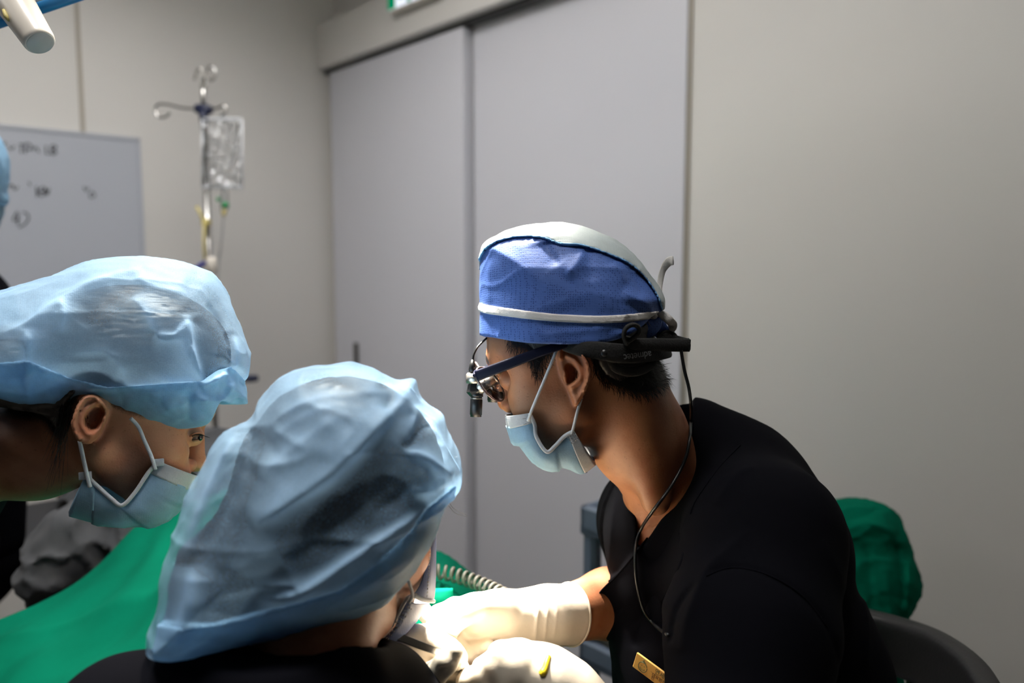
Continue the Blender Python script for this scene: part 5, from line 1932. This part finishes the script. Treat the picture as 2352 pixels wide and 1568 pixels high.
# assistant's hand holding the retractor
palmC = [(900, 1600, .805, .028), (918, 1545, .802, .0275), (935, 1505, .802, .0225)]
fingC = [
    [(928, 1500, .800, .0140), (938, 1468, .802, .0120), (956, 1460, .804, .0112), (1000, 1482, .800, .0112), (1036, 1502, .795, .0102), (1050, 1520, .792, .0086)],
    [(938, 1500, .812, .0130), (962, 1460, .818, .0112), (984, 1456, .820, .0104), (1030, 1486, .816, .0098), (1056, 1510, .810, .0084)],
    [(940, 1525, .804, .0120), (980, 1480, .818, .0102), (1012, 1478, .822, .0095), (1050, 1500, .82, .0085)],
    [(925, 1545, .790, .0150), (958, 1558, .778, .0130), (998, 1548, .770, .0122), (1026, 1520, .768, .0112), (1042, 1496, .770, .0098)],
    [(940, 1545, .806, .0120), (1000, 1556, .806, .0108), (1040, 1548, .802, .0104), (1066, 1546, .80, .0088)]]
fC, la, ha = hand_fn(palmC, fingC, .007)
mesh_obj('glove', sdf_mesh(fC, la, ha, .0019), M_LATEX, fra, label='cream latex glove gripping the retractor')

# instruments
rt = mesh_obj('retractor', quad_sheet([[(918, 1452, .772), (965, 1472, .775), (1010, 1490, .779), (1046, 1508, .785), (1082, 1534, .795)], [(911, 1468, .768), (958, 1488, .771), (1004, 1505, .775), (1040, 1524, .781), (1074, 1546, .791)]], .0016, 8), M_STEEL, None, label='flat steel retractor held over the mouth', cat='retractor')
hpc = empty('handpiece', P(990, 1420, .86), 'pale grey dental handpiece in the far gloved hand', 'handpiece')
mesh_obj('handle', tube(P3([(930, 1352, .885), (958, 1385, .872), (985, 1418, .86), (1010, 1450, .848)]), [.0105, .0100, .0088, .0078], 18), basic('handpiece_grey', sr(205, 202, 198), .35), hpc)
mesh_obj('neck', tube(P3([(1010, 1450, .848), (1035, 1485, .838), (1056, 1512, .83)]), [.006, .005, .0045], 14), M_STEEL, hpc)
mesh_obj('burr', tube(P3([(1056, 1508, .83), (1062, 1522, .828)]), [.0012, .0008], 8), M_STEEL, hpc)
# ------------------------------------------------------------------ patient, drape and dental chair
HE = np.array([-.04, .865])
ES = np.array([-.645, .764])
EN = np.array([.764, .645])


def SN(s, n, z):
    q = HE + ES * s + EN * n
    return np.array([q[0], q[1], z])


pat = empty('person', SN(.4, 0, 0), 'patient lying under the green drape in grey trousers', 'person')


def pt_skin(p):
    f = s_ell(p, SN(-.02, 0, .815), (.075, .09, .085))
    f = smin(f, s_con(p, SN(.06, 0, .80), SN(.16, 0, .76), .05, .05), .03)
    f = smin(f, s_con(p, SN(.22, 0, .755), SN(.70, 0, .76), .105, .10), .05)
    f = smin(f, s_con(p, SN(.2, -.17, .75), SN(.2, .17, .75), .06, .06), .05)
    for s_ in (-1, 1):
        f = smin(f, s_chain(p, [SN(.2, s_ * .18, .75), SN(.48, s_ * .23, .745), SN(.70, s_ * .14, .79)], [.045, .04, .03], .02), .02)
        f = smin(f, s_chain(p, [SN(.72, s_ * .09, .76), SN(1.15, s_ * .1, .76), SN(1.58, s_ * .1, .74)], [.07, .05, .04], .02), .03)
    m = SN(-.012, -.01, .90)
    f = smax(f, -s_ell(p, m, (.018, .014, .02)), .006)
    return f


vv, qq = sdf_mesh(pt_skin, [-1.2, .68, .62], [.12, 2.25, .95], .008)
dm = np.linalg.norm(vv - SN(-.012, -.01, .89), axis=1)
mesh_obj('body', (vv, qq), M_SKIN_F, pat, attr={'hair': np.zeros(len(vv)), 'red': smoothstep(.035, .018, dm)})


def pt_trs(p):
    f = s_ell(p, SN(.72, 0, .765), (.17, .15, .105))
    f = smin(f, s_chain(p, [SN(.78, -.09, .775), SN(1.02, -.125, .83), SN(1.12, -.13, .80), SN(1.30, -.12, .74)], [.095, .082, .075, .055], .03), .04)
    f = smin(f, s_chain(p, [SN(.78, .09, .775), SN(1.10, .10, .85), SN(1.22, .10, .84), SN(1.52, .10, .74)], [.095, .085, .075, .05], .03), .03)
    f = smin(f, s_chain(p, [P(430, 1205, 1.62), P(270, 1222, 1.50), P(172, 1262, 1.43), P(106, 1328, 1.38)], [.08, .075, .066, .042], .03), .03)
    return f - .008 * vnoise(p, 34., 12) - .010 * (1 - np.abs(vnoise(p * np.array([1, .6, 1]), 48., 14)) * 2.2).clip(0, 1) ** 2


mesh_obj('trousers', sdf_mesh(pt_trs, [-1.35, 1.05, .60], [-.2, 2.4, 1.0], .008), M_GREY, pat)
mesh_obj('foot_sock', sdf_mesh(lambda p: np.minimum(s_con(p, SN(1.56, -.1, .75), SN(1.62, -.1, .86), .04, .028), s_con(p, SN(1.58, .1, .75), SN(1.64, .1, .86), .04, .028)), [-1.4, 1.8, .65], [-.8, 2.4, .95], .008), M_GREY, pat)


def zprof(n):
    a = np.clip(np.abs(n) / .27, 0, 1)
    return .70 + .185 * (1 - a ** 2.6) ** .55


NS, NC = 170, 150
# arc-length table across the body (far side)
nn_ = np.linspace(0, .27, 400)
zz_ = zprof(nn_)
al = np.concatenate([[0], np.cumsum(np.hypot(np.diff(nn_), np.diff(zz_)))])
I_, J_ = np.meshgrid(np.linspace(0, 1, NS), np.linspace(0, 1, NC), indexing='ij')
C_ = -.74 + 1.30 * J_
hem = .775 + .02 * np.sin(C_ * 9) - .30 * np.maximum(0, -C_ - .10) + .05 * np.maximum(0, C_) + .9 * np.maximum(0, -C_ - .22) ** 2
S_ = -.10 + (hem + .10) * I_
near = .15 + .33 * smoothstep(.08, .42, S_)
ac = np.abs(C_)
n_far = np.where(ac < al[-1], np.interp(ac, al, nn_), .27 + .04 * np.sin(S_ * 16 + C_ * 3) * np.minimum(1, (ac - al[-1]) * 4) + .10 * (ac - al[-1]))
z_far = np.where(ac < al[-1], zprof(np.minimum(n_far, .27)), .70 - (ac - al[-1]) * .98)
over = np.maximum(0, ac - near)
n_near = np.minimum(ac, near) + .12 * over
z_near = .885 - .10 * smoothstep(.10, .34, np.minimum(ac, near)) - .04 * smoothstep(.3, .5, ac) - over * .97
n_far = n_far * (.4 + .6 * smoothstep(.0, .30, S_))
N_ = np.where(C_ > 0, n_far, -n_near)
Z_ = np.where(C_ > 0, z_far, z_near)
Z_ = Z_ + .045 * np.exp(-(S_ / .10) ** 2) * np.exp(-(N_ / .13) ** 2)
Z_ = Z_ - .05 * np.exp(-((S_ - .12) / .05) ** 2) * np.exp(-(N_ / .2) ** 2) - .10 * smoothstep(-.02, -.16, S_) * np.exp(-(N_ / .3) ** 4)
Z_ = Z_ + .004 * np.sin(S_ * 31 + N_ * 17) * np.sin(N_ * 23 - S_ * 9) + .005 * np.sin(S_ * 52 - N_ * 40 + 2 * np.sin(N_ * 21)) * (.4 + .6 * np.sin(S_ * 7 + 1) ** 2)
Z_ = Z_ + .010 * (1 - np.abs(np.sin(S_ * 8 + N_ * 14 + np.sin(N_ * 9)))) ** 3 * smoothstep(.1, .3, S_)
XY_ = HE + S_[..., None] * ES + N_[..., None] * EN
G = np.concatenate([XY_, Z_[..., None]], -1)
# opening above the mouth
mo = SN(-.012, -.02, 0)[:2]
g = grid_faces(NS, NC)
cen = G.reshape(-1, 3)[g].mean(1)
keep = np.hypot(cen[:, 0] - mo[0], (cen[:, 1] - mo[1])) > .075
V = G.reshape(-1, 3)
dr = mesh_obj('surgical_drape', (V, g[keep]), M_GREEN, None, label='green surgical drape spread over the lying patient', cat='drape')
md = dr.modifiers.new('thickness', 'SOLIDIFY')
md.thickness = .0015


def on_drape(px, py, up=.0):
    r = P(px, py, 1.0) - CAM
    q = CAM + r * np.linspace(.7, 1.7, 501)[:, None]
    n = (q[:, :2] - HE) @ EN
    ok = (np.abs(n) < .268) & (q[:, 2] <= zprof(n) + up)
    return q[np.argmax(ok)] if ok.any() else CAM + r * 1.15


# small folded edge of the drape beside the hand
fd0 = pix(on_drape(1010, 1400, .0))[2]
ff = [P(975, 1352, fd0 - .01), P(1040, 1350, fd0 - .01), P(1042, 1402, fd0 - .015), P(975, 1412, fd0 - .015)]
mesh_obj('drape_fold', sheet(np.array([[ff[0] * (1 - u) * (1 - v) + ff[1] * u * (1 - v) + ff[2] * u * v + ff[3] * (1 - u) * v + np.array([0, -.006 * math.sin(u * 3.1) * math.sin(v * 3.1), 0]) for v in np.linspace(0, 1, 8)] for u in np.linspace(0, 1, 8)]), .002), M_GREEN, dr)
# coiled hose across the drape
ctrl = catmull([on_drape(940, 1312, .016), on_drape(1000, 1312, .016), on_drape(1050, 1322, .016), on_drape(1110, 1344, .016), on_drape(1165, 1372, .016), on_drape(1230, 1412, .016)], 40)
t_, n1_, n2_ = frames(ctrl)
L_ = np.concatenate([[0], np.cumsum(np.linalg.norm(np.diff(ctrl, axis=0), axis=1))])
tt = np.linspace(0, L_[-1], 620)
cc = np.stack([np.interp(tt, L_, ctrl[:, k]) for k in range(3)], -1)
a1 = np.stack([np.interp(tt, L_, n1_[:, k]) for k in range(3)], -1)
a2 = np.stack([np.interp(tt, L_, n2_[:, k]) for k in range(3)], -1)
ph = tt / .0105 * 2 * math.pi
mesh_obj('coiled_hose', tube(cc + .0085 * (a1 * np.cos(ph)[:, None] + a2 * np.sin(ph)[:, None]), .0024, 7), M_COIL, None, label='grey coiled hose lying across the green drape', cat='hose')

# dental chair
ch = empty('dental_chair', SN(.6, 0, 0), 'black upholstered dental chair under the patient', 'dental chair')
AXS = np.array([[ES[0], ES[1], 0], [EN[0], EN[1], 0], [0, 0, 1.0]])


def cush(s0, s1, hw, z0, z1, name, nz=0.0):
    c = SN((s0 + s1) / 2, 0, (z0 + z1) / 2)
    h = np.array([(s1 - s0) / 2, hw, (z1 - z0) / 2])
    rad = .035

    def f(p):
        q = np.abs((p - c) @ AXS.T) - h + rad
        return np.minimum(q.max(1), 0) + np.linalg.norm(np.maximum(q, 0), axis=1) - rad
    e = np.abs(AXS.T) @ h + .03
    return mesh_obj(name, sdf_mesh(f, c - e, c + e, .012), M_LEATHER, ch)


cush(.16, .86, .27, .56, .655, 'backrest_cushion')
cush(.84, 1.72, .26, .56, .690, 'leg_cushion')
cush(-.14, .15, .14, .63, .715, 'headrest')
mesh_obj('chair_frame', box(SN(.8, 0, .53), (1.6, .30, .06), AXS, .02), M_WHITEPL, ch)
mesh_obj('lift_column', box(SN(.95, 0, .28), (.35, .24, .46), AXS, .03), M_WHITEPL, ch)
mesh_obj('base_plate', box(SN(.95, 0, .03), (.95, .5, .06), AXS, .02), M_WHITEPL, ch)
# ------------------------------------------------------------------ standing person at the left edge
s4 = empty('person', (-1.13, 1.55, 0), 'person standing behind at the left edge of the frame in navy with a blue cap', 'person')


def s4_skin(p):
    f = s_ell(p, P(-104, 440, 1.56), (.078, .085, .11))
    f = smin(f, s_con(p, P(-95, 520, 1.58), P(-120, 640, 1.6), .052, .058), .03)
    f = smin(f, s_con(p, P(-120, 660, 1.48), P(-140, 660, 1.75), .05, .05), .04)
    f = smin(f, s_con(p, P(-40, 455, 1.56), P(-34, 485, 1.56), .012, .015), .015)
    f = smin(f, s_chain(p, [P(-90, 690, 1.46), P(-70, 1000, 1.46), P(-50, 1260, 1.40)], [.045, .042, .03], .02), .02)
    return f


vv, qq = sdf_mesh(s4_skin, np.min(P3([(-300, 1350, 1.3), (-300, 1350, 1.9)]), 0), np.max(P3([(60, 280, 1.9), (60, 300, 1.3)]), 0) + .05, .007)
mesh_obj('body', (vv, qq), M_SKIN_F, s4, attr={'hair': np.zeros(len(vv)), 'red': np.zeros(len(vv))})
F4 = Frame(-80, 400, 1.56)
p4 = Puff(F4, [(-200, 470), (-195, 380), (-150, 310), (-80, 285), (-20, 300), (10, 340), (18, 390), (12, 430), (17, 462), (0, 470), (-40, 455), (-100, 480), (-160, 500)], .10, .07, [([(-10, 345), (5, 390), (3, 440)], .008, .01, .01), ([(-30, 340), (-14, 390), (-10, 450)], -.006, .01, .01)], wr=-.06, wob=.002, seed=3)
bl, bh = p4.box(.014)
mesh_obj('bouffant_cap', sdf_mesh(lambda q: p4.raw(q), bl, bh, .005), M_BOUFH, s4, F4.M, local=True)


def s4_scrub(p):
    f = s_con(p, P(-150, 690, 1.62), P(-130, 720, 1.62), .105, .11)
    f = smin(f, s_chain(p, [P(-128, 730, 1.62), P(-115, 1000, 1.60), P(-106, 1230, 1.60)], [.125, .14, .125], .05), .05)
    f = smin(f, s_con(p, P(-90, 690, 1.46), P(-80, 860, 1.46), .066, .06), .03)
    return f - .004 * vnoise(p, 20., 2)


mesh_obj('scrub_top', sdf_mesh(s4_scrub, np.min(P3([(-420, 1420, 1.35), (-420, 1420, 1.9)]), 0), np.max(P3([(120, 500, 1.9), (120, 500, 1.35)]), 0), .008), M_NAVY, s4)
s4m = P(-62, 478, 1.54)
fdir = np.array([.80, -.55, -.25])
fdir = fdir / np.linalg.norm(fdir)
hc4 = P(-104, 440, 1.56)


def s4_mask(p):
    f = s_ell(p, hc4, (.084, .091, .116))
    f = smin(f, s_ell(p, hc4 + fdir * .075 + [0, 0, -.055], (.035, .035, .045)), .02)
    q = p - hc4
    return np.maximum(np.maximum(f, .045 - q @ fdir), np.maximum(q[:, 2] + .022, -.105 - q[:, 2]))


mesh_obj('face_mask', sdf_mesh(s4_mask, hc4 - .16, hc4 + .16, .006), M_MASK, s4)


def s4_hair(p):
    q = p - hc4
    return np.maximum(np.maximum(s_ell(p, hc4, (.088, .094, .118)), q @ fdir + .01), -.06 - q[:, 2])


mesh_obj('hair', sdf_mesh(s4_hair, hc4 - .16, hc4 + .16, .008), M_HAIRB, s4)
hp4 = P(-128, 1230, 1.60)


def s4_trs(p):
    f = s_ell(p, hp4 - [0, 0, .05], (.14, .13, .13))
    for s_ in (-1, 1):
        f = smin(f, s_chain(p, [hp4 + [-.03, s_ * .08, -.06], [hp4[0] - .06, hp4[1] + s_ * .09, .45], [hp4[0] - .08, hp4[1] + s_ * .09, .1]], [.08, .06, .05], .03), .03)
    return f


mesh_obj('trousers', sdf_mesh(s4_trs, hp4 - [.35, .35, hp4[2] - .08], hp4 + [.25, .35, .15], .014), M_NAVY, s4)
for s_ in (-1, 1):
    x_, y_ = hp4[0] - .08, hp4[1] + s_ * .09
    mesh_obj('shoe', merge(tube([(x_ - .03, y_, .06), (x_ + .03, y_, .055), (x_ + .13, y_, .035), (x_ + .18, y_, .03)], [.045, .046, .04, .025], 12, sm=4), box((x_ + .06, y_, .012), (.25, .085, .022), bev=.008)), M_WHITEPL, s4)

# ------------------------------------------------------------------ trolley behind the seated person
cp = P(1330, 1190, 1.55)
ca, cb = float((cp[:2] - K0) @ EA), float((cp[:2] - K0) @ EB)
CW, CD = .30, .34
crt = empty('trolley', RW(ca + CW / 2, cb - CD / 2, 0), 'blue-grey plastic trolley standing between the wall and the seated person', 'trolley')
ztop_ = P(1330, 1158, 1.55)[2]


def tray(z, h, name):
    w = .018
    a0, a1, b0, b1 = ca, ca + CW, cb - CD, cb
    return mesh_obj(name, merge(rbox(a0, a1, b0, b1, z - h, z - h + .02, .004), rbox(a0, a1, b1 - w, b1, z - h, z, .005), rbox(a0, a1, b0, b0 + w, z - h, z, .005), rbox(a0, a0 + w, b0, b1, z - h, z, .005), rbox(a1 - w, a1, b0, b1, z - h, z, .005)), M_CART, crt, smooth=False)


tray(ztop_, .058, 'top_tray')
zs2 = P(1335, 1478, 1.55)[2]
tray(zs2, .05, 'middle_tray')
tray(.2, .05, 'bottom_tray')
for (x_, y_) in ((ca + .004, cb - .034), (ca + CW - .034, cb - .034), (ca + .004, cb - CD + .004), (ca + CW - .034, cb - CD + .004)):
    mesh_obj('post', rbox(x_, x_ + .03, y_, y_ + .03, .1, ztop_ - .05, .006), M_CART, crt, smooth=False)
    mesh_obj('caster', disc_plate(RW(x_ + .015, y_ + .015, .05), (EA[0], EA[1], 0), .048, .025, 18), M_BLACKPL, crt)
hb = rbox(ca + .02, ca + CW - .05, cb - CD + .03, cb - .05, zs2 - .03, zs2 - .006, .004)
mesh_obj('metal_tray', hb, M_STEEL, None, label='steel instrument tray on the middle shelf of the trolley', cat='tray', smooth=False)
ctrl = catmull([RW(ca + .01, cb - .03, zs2 + .008), RW(ca + .10, cb - .012, zs2 + .010), RW(ca + .2, cb - .01, zs2 + .010), RW(ca + .30, cb - .02, zs2 + .010)], 40)
t_, n1_, n2_ = frames(ctrl)
ph = np.linspace(0, 34 * 2 * math.pi, len(ctrl) * 4)
cc = np.stack([np.interp(np.linspace(0, 1, len(ph)), np.linspace(0, 1, len(ctrl)), ctrl[:, k]) for k in range(3)], -1)
a1 = np.stack([np.interp(np.linspace(0, 1, len(ph)), np.linspace(0, 1, len(ctrl)), n1_[:, k]) for k in range(3)], -1)
a2 = np.stack([np.interp(np.linspace(0, 1, len(ph)), np.linspace(0, 1, len(ctrl)), n2_[:, k]) for k in range(3)], -1)
mesh_obj('coiled_cable', tube(cc + .008 * (a1 * np.cos(ph)[:, None] + a2 * np.sin(ph)[:, None]), .0022, 6), M_COIL, None, label='grey coiled cable along the trolley shelf', cat='cable')

# ------------------------------------------------------------------ cloth-covered stand behind the seated person
FG = Frame(2000, 1300, 1.43)
gs = empty('equipment_stand', (FG.o[0], FG.o[1], 0), 'rounded equipment stand covered with a green cloth beside the right wall', 'equipment stand')
g_out = [(1850, 1190), (1890, 1158), (1950, 1147), (2010, 1152), (2052, 1176), (2080, 1220), (2094, 1270), (2112, 1322), (2113, 1366), (2092, 1402), (2080, 1425), (2077, 1500), (2070, 1580), (1850, 1580)]
gp = Puff(FG, g_out, .095, .075, [([(1940, 1195), (1990, 1185), (2020, 1165)], -.008, .012, .008), ([(1930, 1230), (1990, 1200), (2060, 1230)], .010, .012, .014), ([(2050, 1240), (2070, 1300), (2080, 1400)], -.012, .010, .012), ([(1985, 1250), (2000, 1320), (1998, 1420)], -.008, .012, .012), ([(2020, 1280), (2040, 1350), (2050, 1470)], .008, .012, .012), ([(2090, 1280), (2085, 1350), (2082, 1430)], .010, .008, .008), ([(1950, 1260), (1965, 1350), (1975, 1450)], .006, .012, .012)], wr=-.08, wob=.002, seed=17)
bl, bh = gp.box(.016)
gcl = mesh_obj('green_cloth', sdf_mesh(lambda q: gp.raw(q), bl, bh, .004), M_GREEN, gs, FG.M, local=True)
mesh_obj('post', tube([(FG.o[0], FG.o[1], .05), (FG.o[0], FG.o[1], .75)], .03, 16), M_WHITEPL, gs)
mesh_obj('base_plate', tube([(FG.o[0], FG.o[1], .0), (FG.o[0], FG.o[1], .02), (FG.o[0], FG.o[1], .06)], [.16, .16, .08], 24), M_WHITEPL, gs)

# ------------------------------------------------------------------ working chair of the seated person
wc = empty('working_chair', (.36, .93, 0), 'black working chair with a curved backrest behind the seated person', 'chair')
arc = catmull(P3([(1850, 1420, 1.22), (1950, 1452, 1.20), (2050, 1480, 1.15), (2150, 1520, 1.07), (2235, 1590, .98), (2290, 1690, .90)]), 8)
t_, n1_, n2_ = frames(arc, ref=(0, 0, 1.0))
prof = []
for k in range(24):
    a_ = 2 * math.pi * k / 24
    cx, sx = math.cos(a_), math.sin(a_)
    prof.append((.018 * math.copysign(abs(cx) ** .5, cx), .042 * math.copysign(abs(sx) ** .5, sx)))
prof = np.array(prof)
V = arc[:, None, :] + prof[None, :, 0, None] * n1_[:, None, :] + prof[None, :, 1, None] * np.array([0, 0, 1.0])
m, n = len(arc), 24
Fq = [(i * n + k, i * n + (k + 1) % n, (i + 1) * n + (k + 1) % n, (i + 1) * n + k) for i in range(m - 1) for k in range(n)] + [tuple(range(n))[::-1], tuple((m - 1) * n + k for k in range(n))]
mesh_obj('backrest', (V.reshape(-1, 3), Fq), M_LEATHER, wc)
bz_ = arc[len(arc) // 2]
mesh_obj('back_support', tube([bz_ - [0, 0, .02], [bz_[0] + .01, bz_[1], .55], [.46, .98, .40], [.38, .94, .38]], .014, 10, sm=4), M_CHROME, wc)
mesh_obj('seat', tube([(.36, .93, .385), (.36, .93, .39), (.36, .93, .43), (.36, .93, .445)], [.17, .19, .19, .17], 28), M_LEATHER, wc)
mesh_obj('column', tube([(.36, .93, .06), (.36, .93, .39)], .026, 14), M_CHROME, wc)
for k in range(5):
    a_ = k * 2 * math.pi / 5 + .1
    e_ = np.array([.36 + .27 * math.cos(a_), .93 + .27 * math.sin(a_), .055])
    mesh_obj('base_leg', tube([(.36, .93, .08), e_], [.02, .014], 8), M_BLACKPL, wc)
    mesh_obj('caster', disc_plate(e_ - [0, 0, .028], (math.sin(a_), -math.cos(a_), 0), .027, .02, 14), M_BLACKPL, wc)

# ------------------------------------------------------------------ dental operating light
aim = P(1085, 1500, .84)
lh = np.array([-.16, 1.12, 1.98])                    # middle of the round lamp head, above the frame
hax = lh - aim
hax = hax / np.linalg.norm(hax)
sd = np.array([1.0, 0, 0]) - hax * hax[0]
sd /= np.linalg.norm(sd)
tp2 = np.cross(hax, sd)
dl = empty('operating_light', lh, 'dental operating light with a cream handle and blue rail at the upper left', 'operating light')
mesh_obj('lamp_housing', tube([lh + hax * .004, lh + hax * .006, lh + hax * .03, lh + hax * .06, lh + hax * .075], [.42, .44, .45, .36, .12], 40), M_WHITEPL, dl)
hend = P(93, 99, .88)
h0 = P(16, -20, .90)
h1 = P(-30, -110, .92)
hd2 = (h0 - hend) / np.linalg.norm(h0 - hend)
hnd = mesh_obj('handle', tube([hend, hend + hd2 * .002, hend + hd2 * .005, hend + hd2 * .03, h0, h1], [.0146, .0162, .0168, .0184, .0222, .024], 32), M_WHITEPL, dl)
mesh_obj('end_cap', tube([hend - hd2 * .0008, hend + hd2 * .0010], [.0138, .0150], 32), basic('cap_grey', sr(186, 188, 182), .3), hnd)
mesh_obj('handle_mark', tube([P(8, 22, .872), P(14, 38, .872), P(20, 48, .872)], [.0015, .0026, .0012], 8), basic('handle_stain', sr(206, 190, 120), .5), hnd)
mesh_obj('handle_bracket', tube([h1, np.array([-.64, 1.02, 1.84]), lh - sd * .40 + hax * .03], .016, 12, sm=4), M_WHITEPL, dl)
M_LAMP = emit('lamp_lens', (1, .93, .8, 1), 12.0)
for k, (ox, oy) in enumerate(((-.13, 0), (.10, .02), (0, .40), (.03, .22))):
    cpt = lh + sd * ox + tp2 * oy
    mesh_obj('lens_ring', tube([cpt + hax * .006, cpt - hax * .002], [.058, .056], 24), M_ALU, dl)
    mesh_obj('lens_cover', tube([cpt - hax * .0021, cpt - hax * .003], [.05, .05], 24), M_LAMP, dl)
    for pw_, cone_, tgt in ((LAMP_POWER, LAMP_CONE, aim), (CAP_SPOT_POWER * 1.6, 66.0, np.array([-.40, .90, 1.1])))[:2 if k == 0 else 1]:  # first lens also holds the added spot that whitens the left cap
        ld = bpy.data.lights.new('lamp_or_cap_spot', 'SPOT')
        ld.energy = pw_
        ld.color = (1, .93, .82)
        ld.spot_size = math.radians(cone_)
        ld.spot_blend = 1.0
        ld.shadow_soft_size = .045
        lo_ = bpy.data.objects.new('lamp_or_cap_spot', ld)
        src = cpt - hax * .012
        dr_ = Vector(tgt - src)
        link(lo_, dl, Matrix.Translation(Vector(src)) @ dr_.to_track_quat('-Z', 'Y').to_matrix().to_4x4())
r0, r1 = P(-140, 98, 1.02), P(330, -62, 1.02)
rail = mesh_obj('blue_rail', tube([r0, r1], .0075, 14), M_BLUEPL, dl)
mesh_obj('white_rail', tube([P(-140, 80, 1.03), P(330, -80, 1.03)], .006, 14), M_WHITEPL, dl)
mesh_obj('rail_bracket', tube([r1, r1 + [.03, .03, .06], lh - sd * .38 + hax * .05], .009, 10, sm=3), M_WHITEPL, dl)
mesh_obj('support_arm', tube([lh + hax * .06, lh + hax * .2 + [.0, .1, .1], np.array([lh[0], lh[1] + .25, 2.3]), np.array([lh[0], lh[1] + .25, HC])], .02, 12, sm=4), M_WHITEPL, dl)
# ------------------------------------------------------------------ free lapel corner of the wrap front
def lap(px, py, off=.004, fb=None):
    q = on_surface(den_scrub, px, py, .6, 1.02)
    d = pix(q)[2] if q is not None else fb
    return (px, py, d - off)


d_edge = pix(on_surface(den_scrub, 1402, 1392, .6, 1.2))[2]
row1 = [lap(1545, 1150, -.006, .9), lap(1508, 1205, -.001, .9), lap(1470, 1258, .004, .9), lap(1420, 1318, .005, d_edge), (1384, 1354, d_edge - .008), (1356, 1391, d_edge - .008)]
row3 = [lap(1580, 1240, -.012, .9), lap(1555, 1320, -.010, .9), lap(1515, 1395, -.008, .9), lap(1468, 1445, -.006, .9), lap(1425, 1470, -.004, d_edge), (1396, 1470, d_edge + .003)]
row2 = [((a[0] + b[0]) / 2, (a[1] + b[1]) / 2, lap((a[0] + b[0]) / 2, (a[1] + b[1]) / 2, .002 if i else -.008, d_edge)[2]) for i, (a, b) in enumerate(zip(row1, row3))]
mesh_obj('wrap_lapel', quad_sheet([row1, row2, row3], .0016, 6), M_NAVY, top_o)
e1 = [P(a[0], a[1], a[2] - .0012) for a in row1]
mesh_obj('lapel_binding', tube(e1, .0013, 8, sm=6), M_NAVY, top_o)
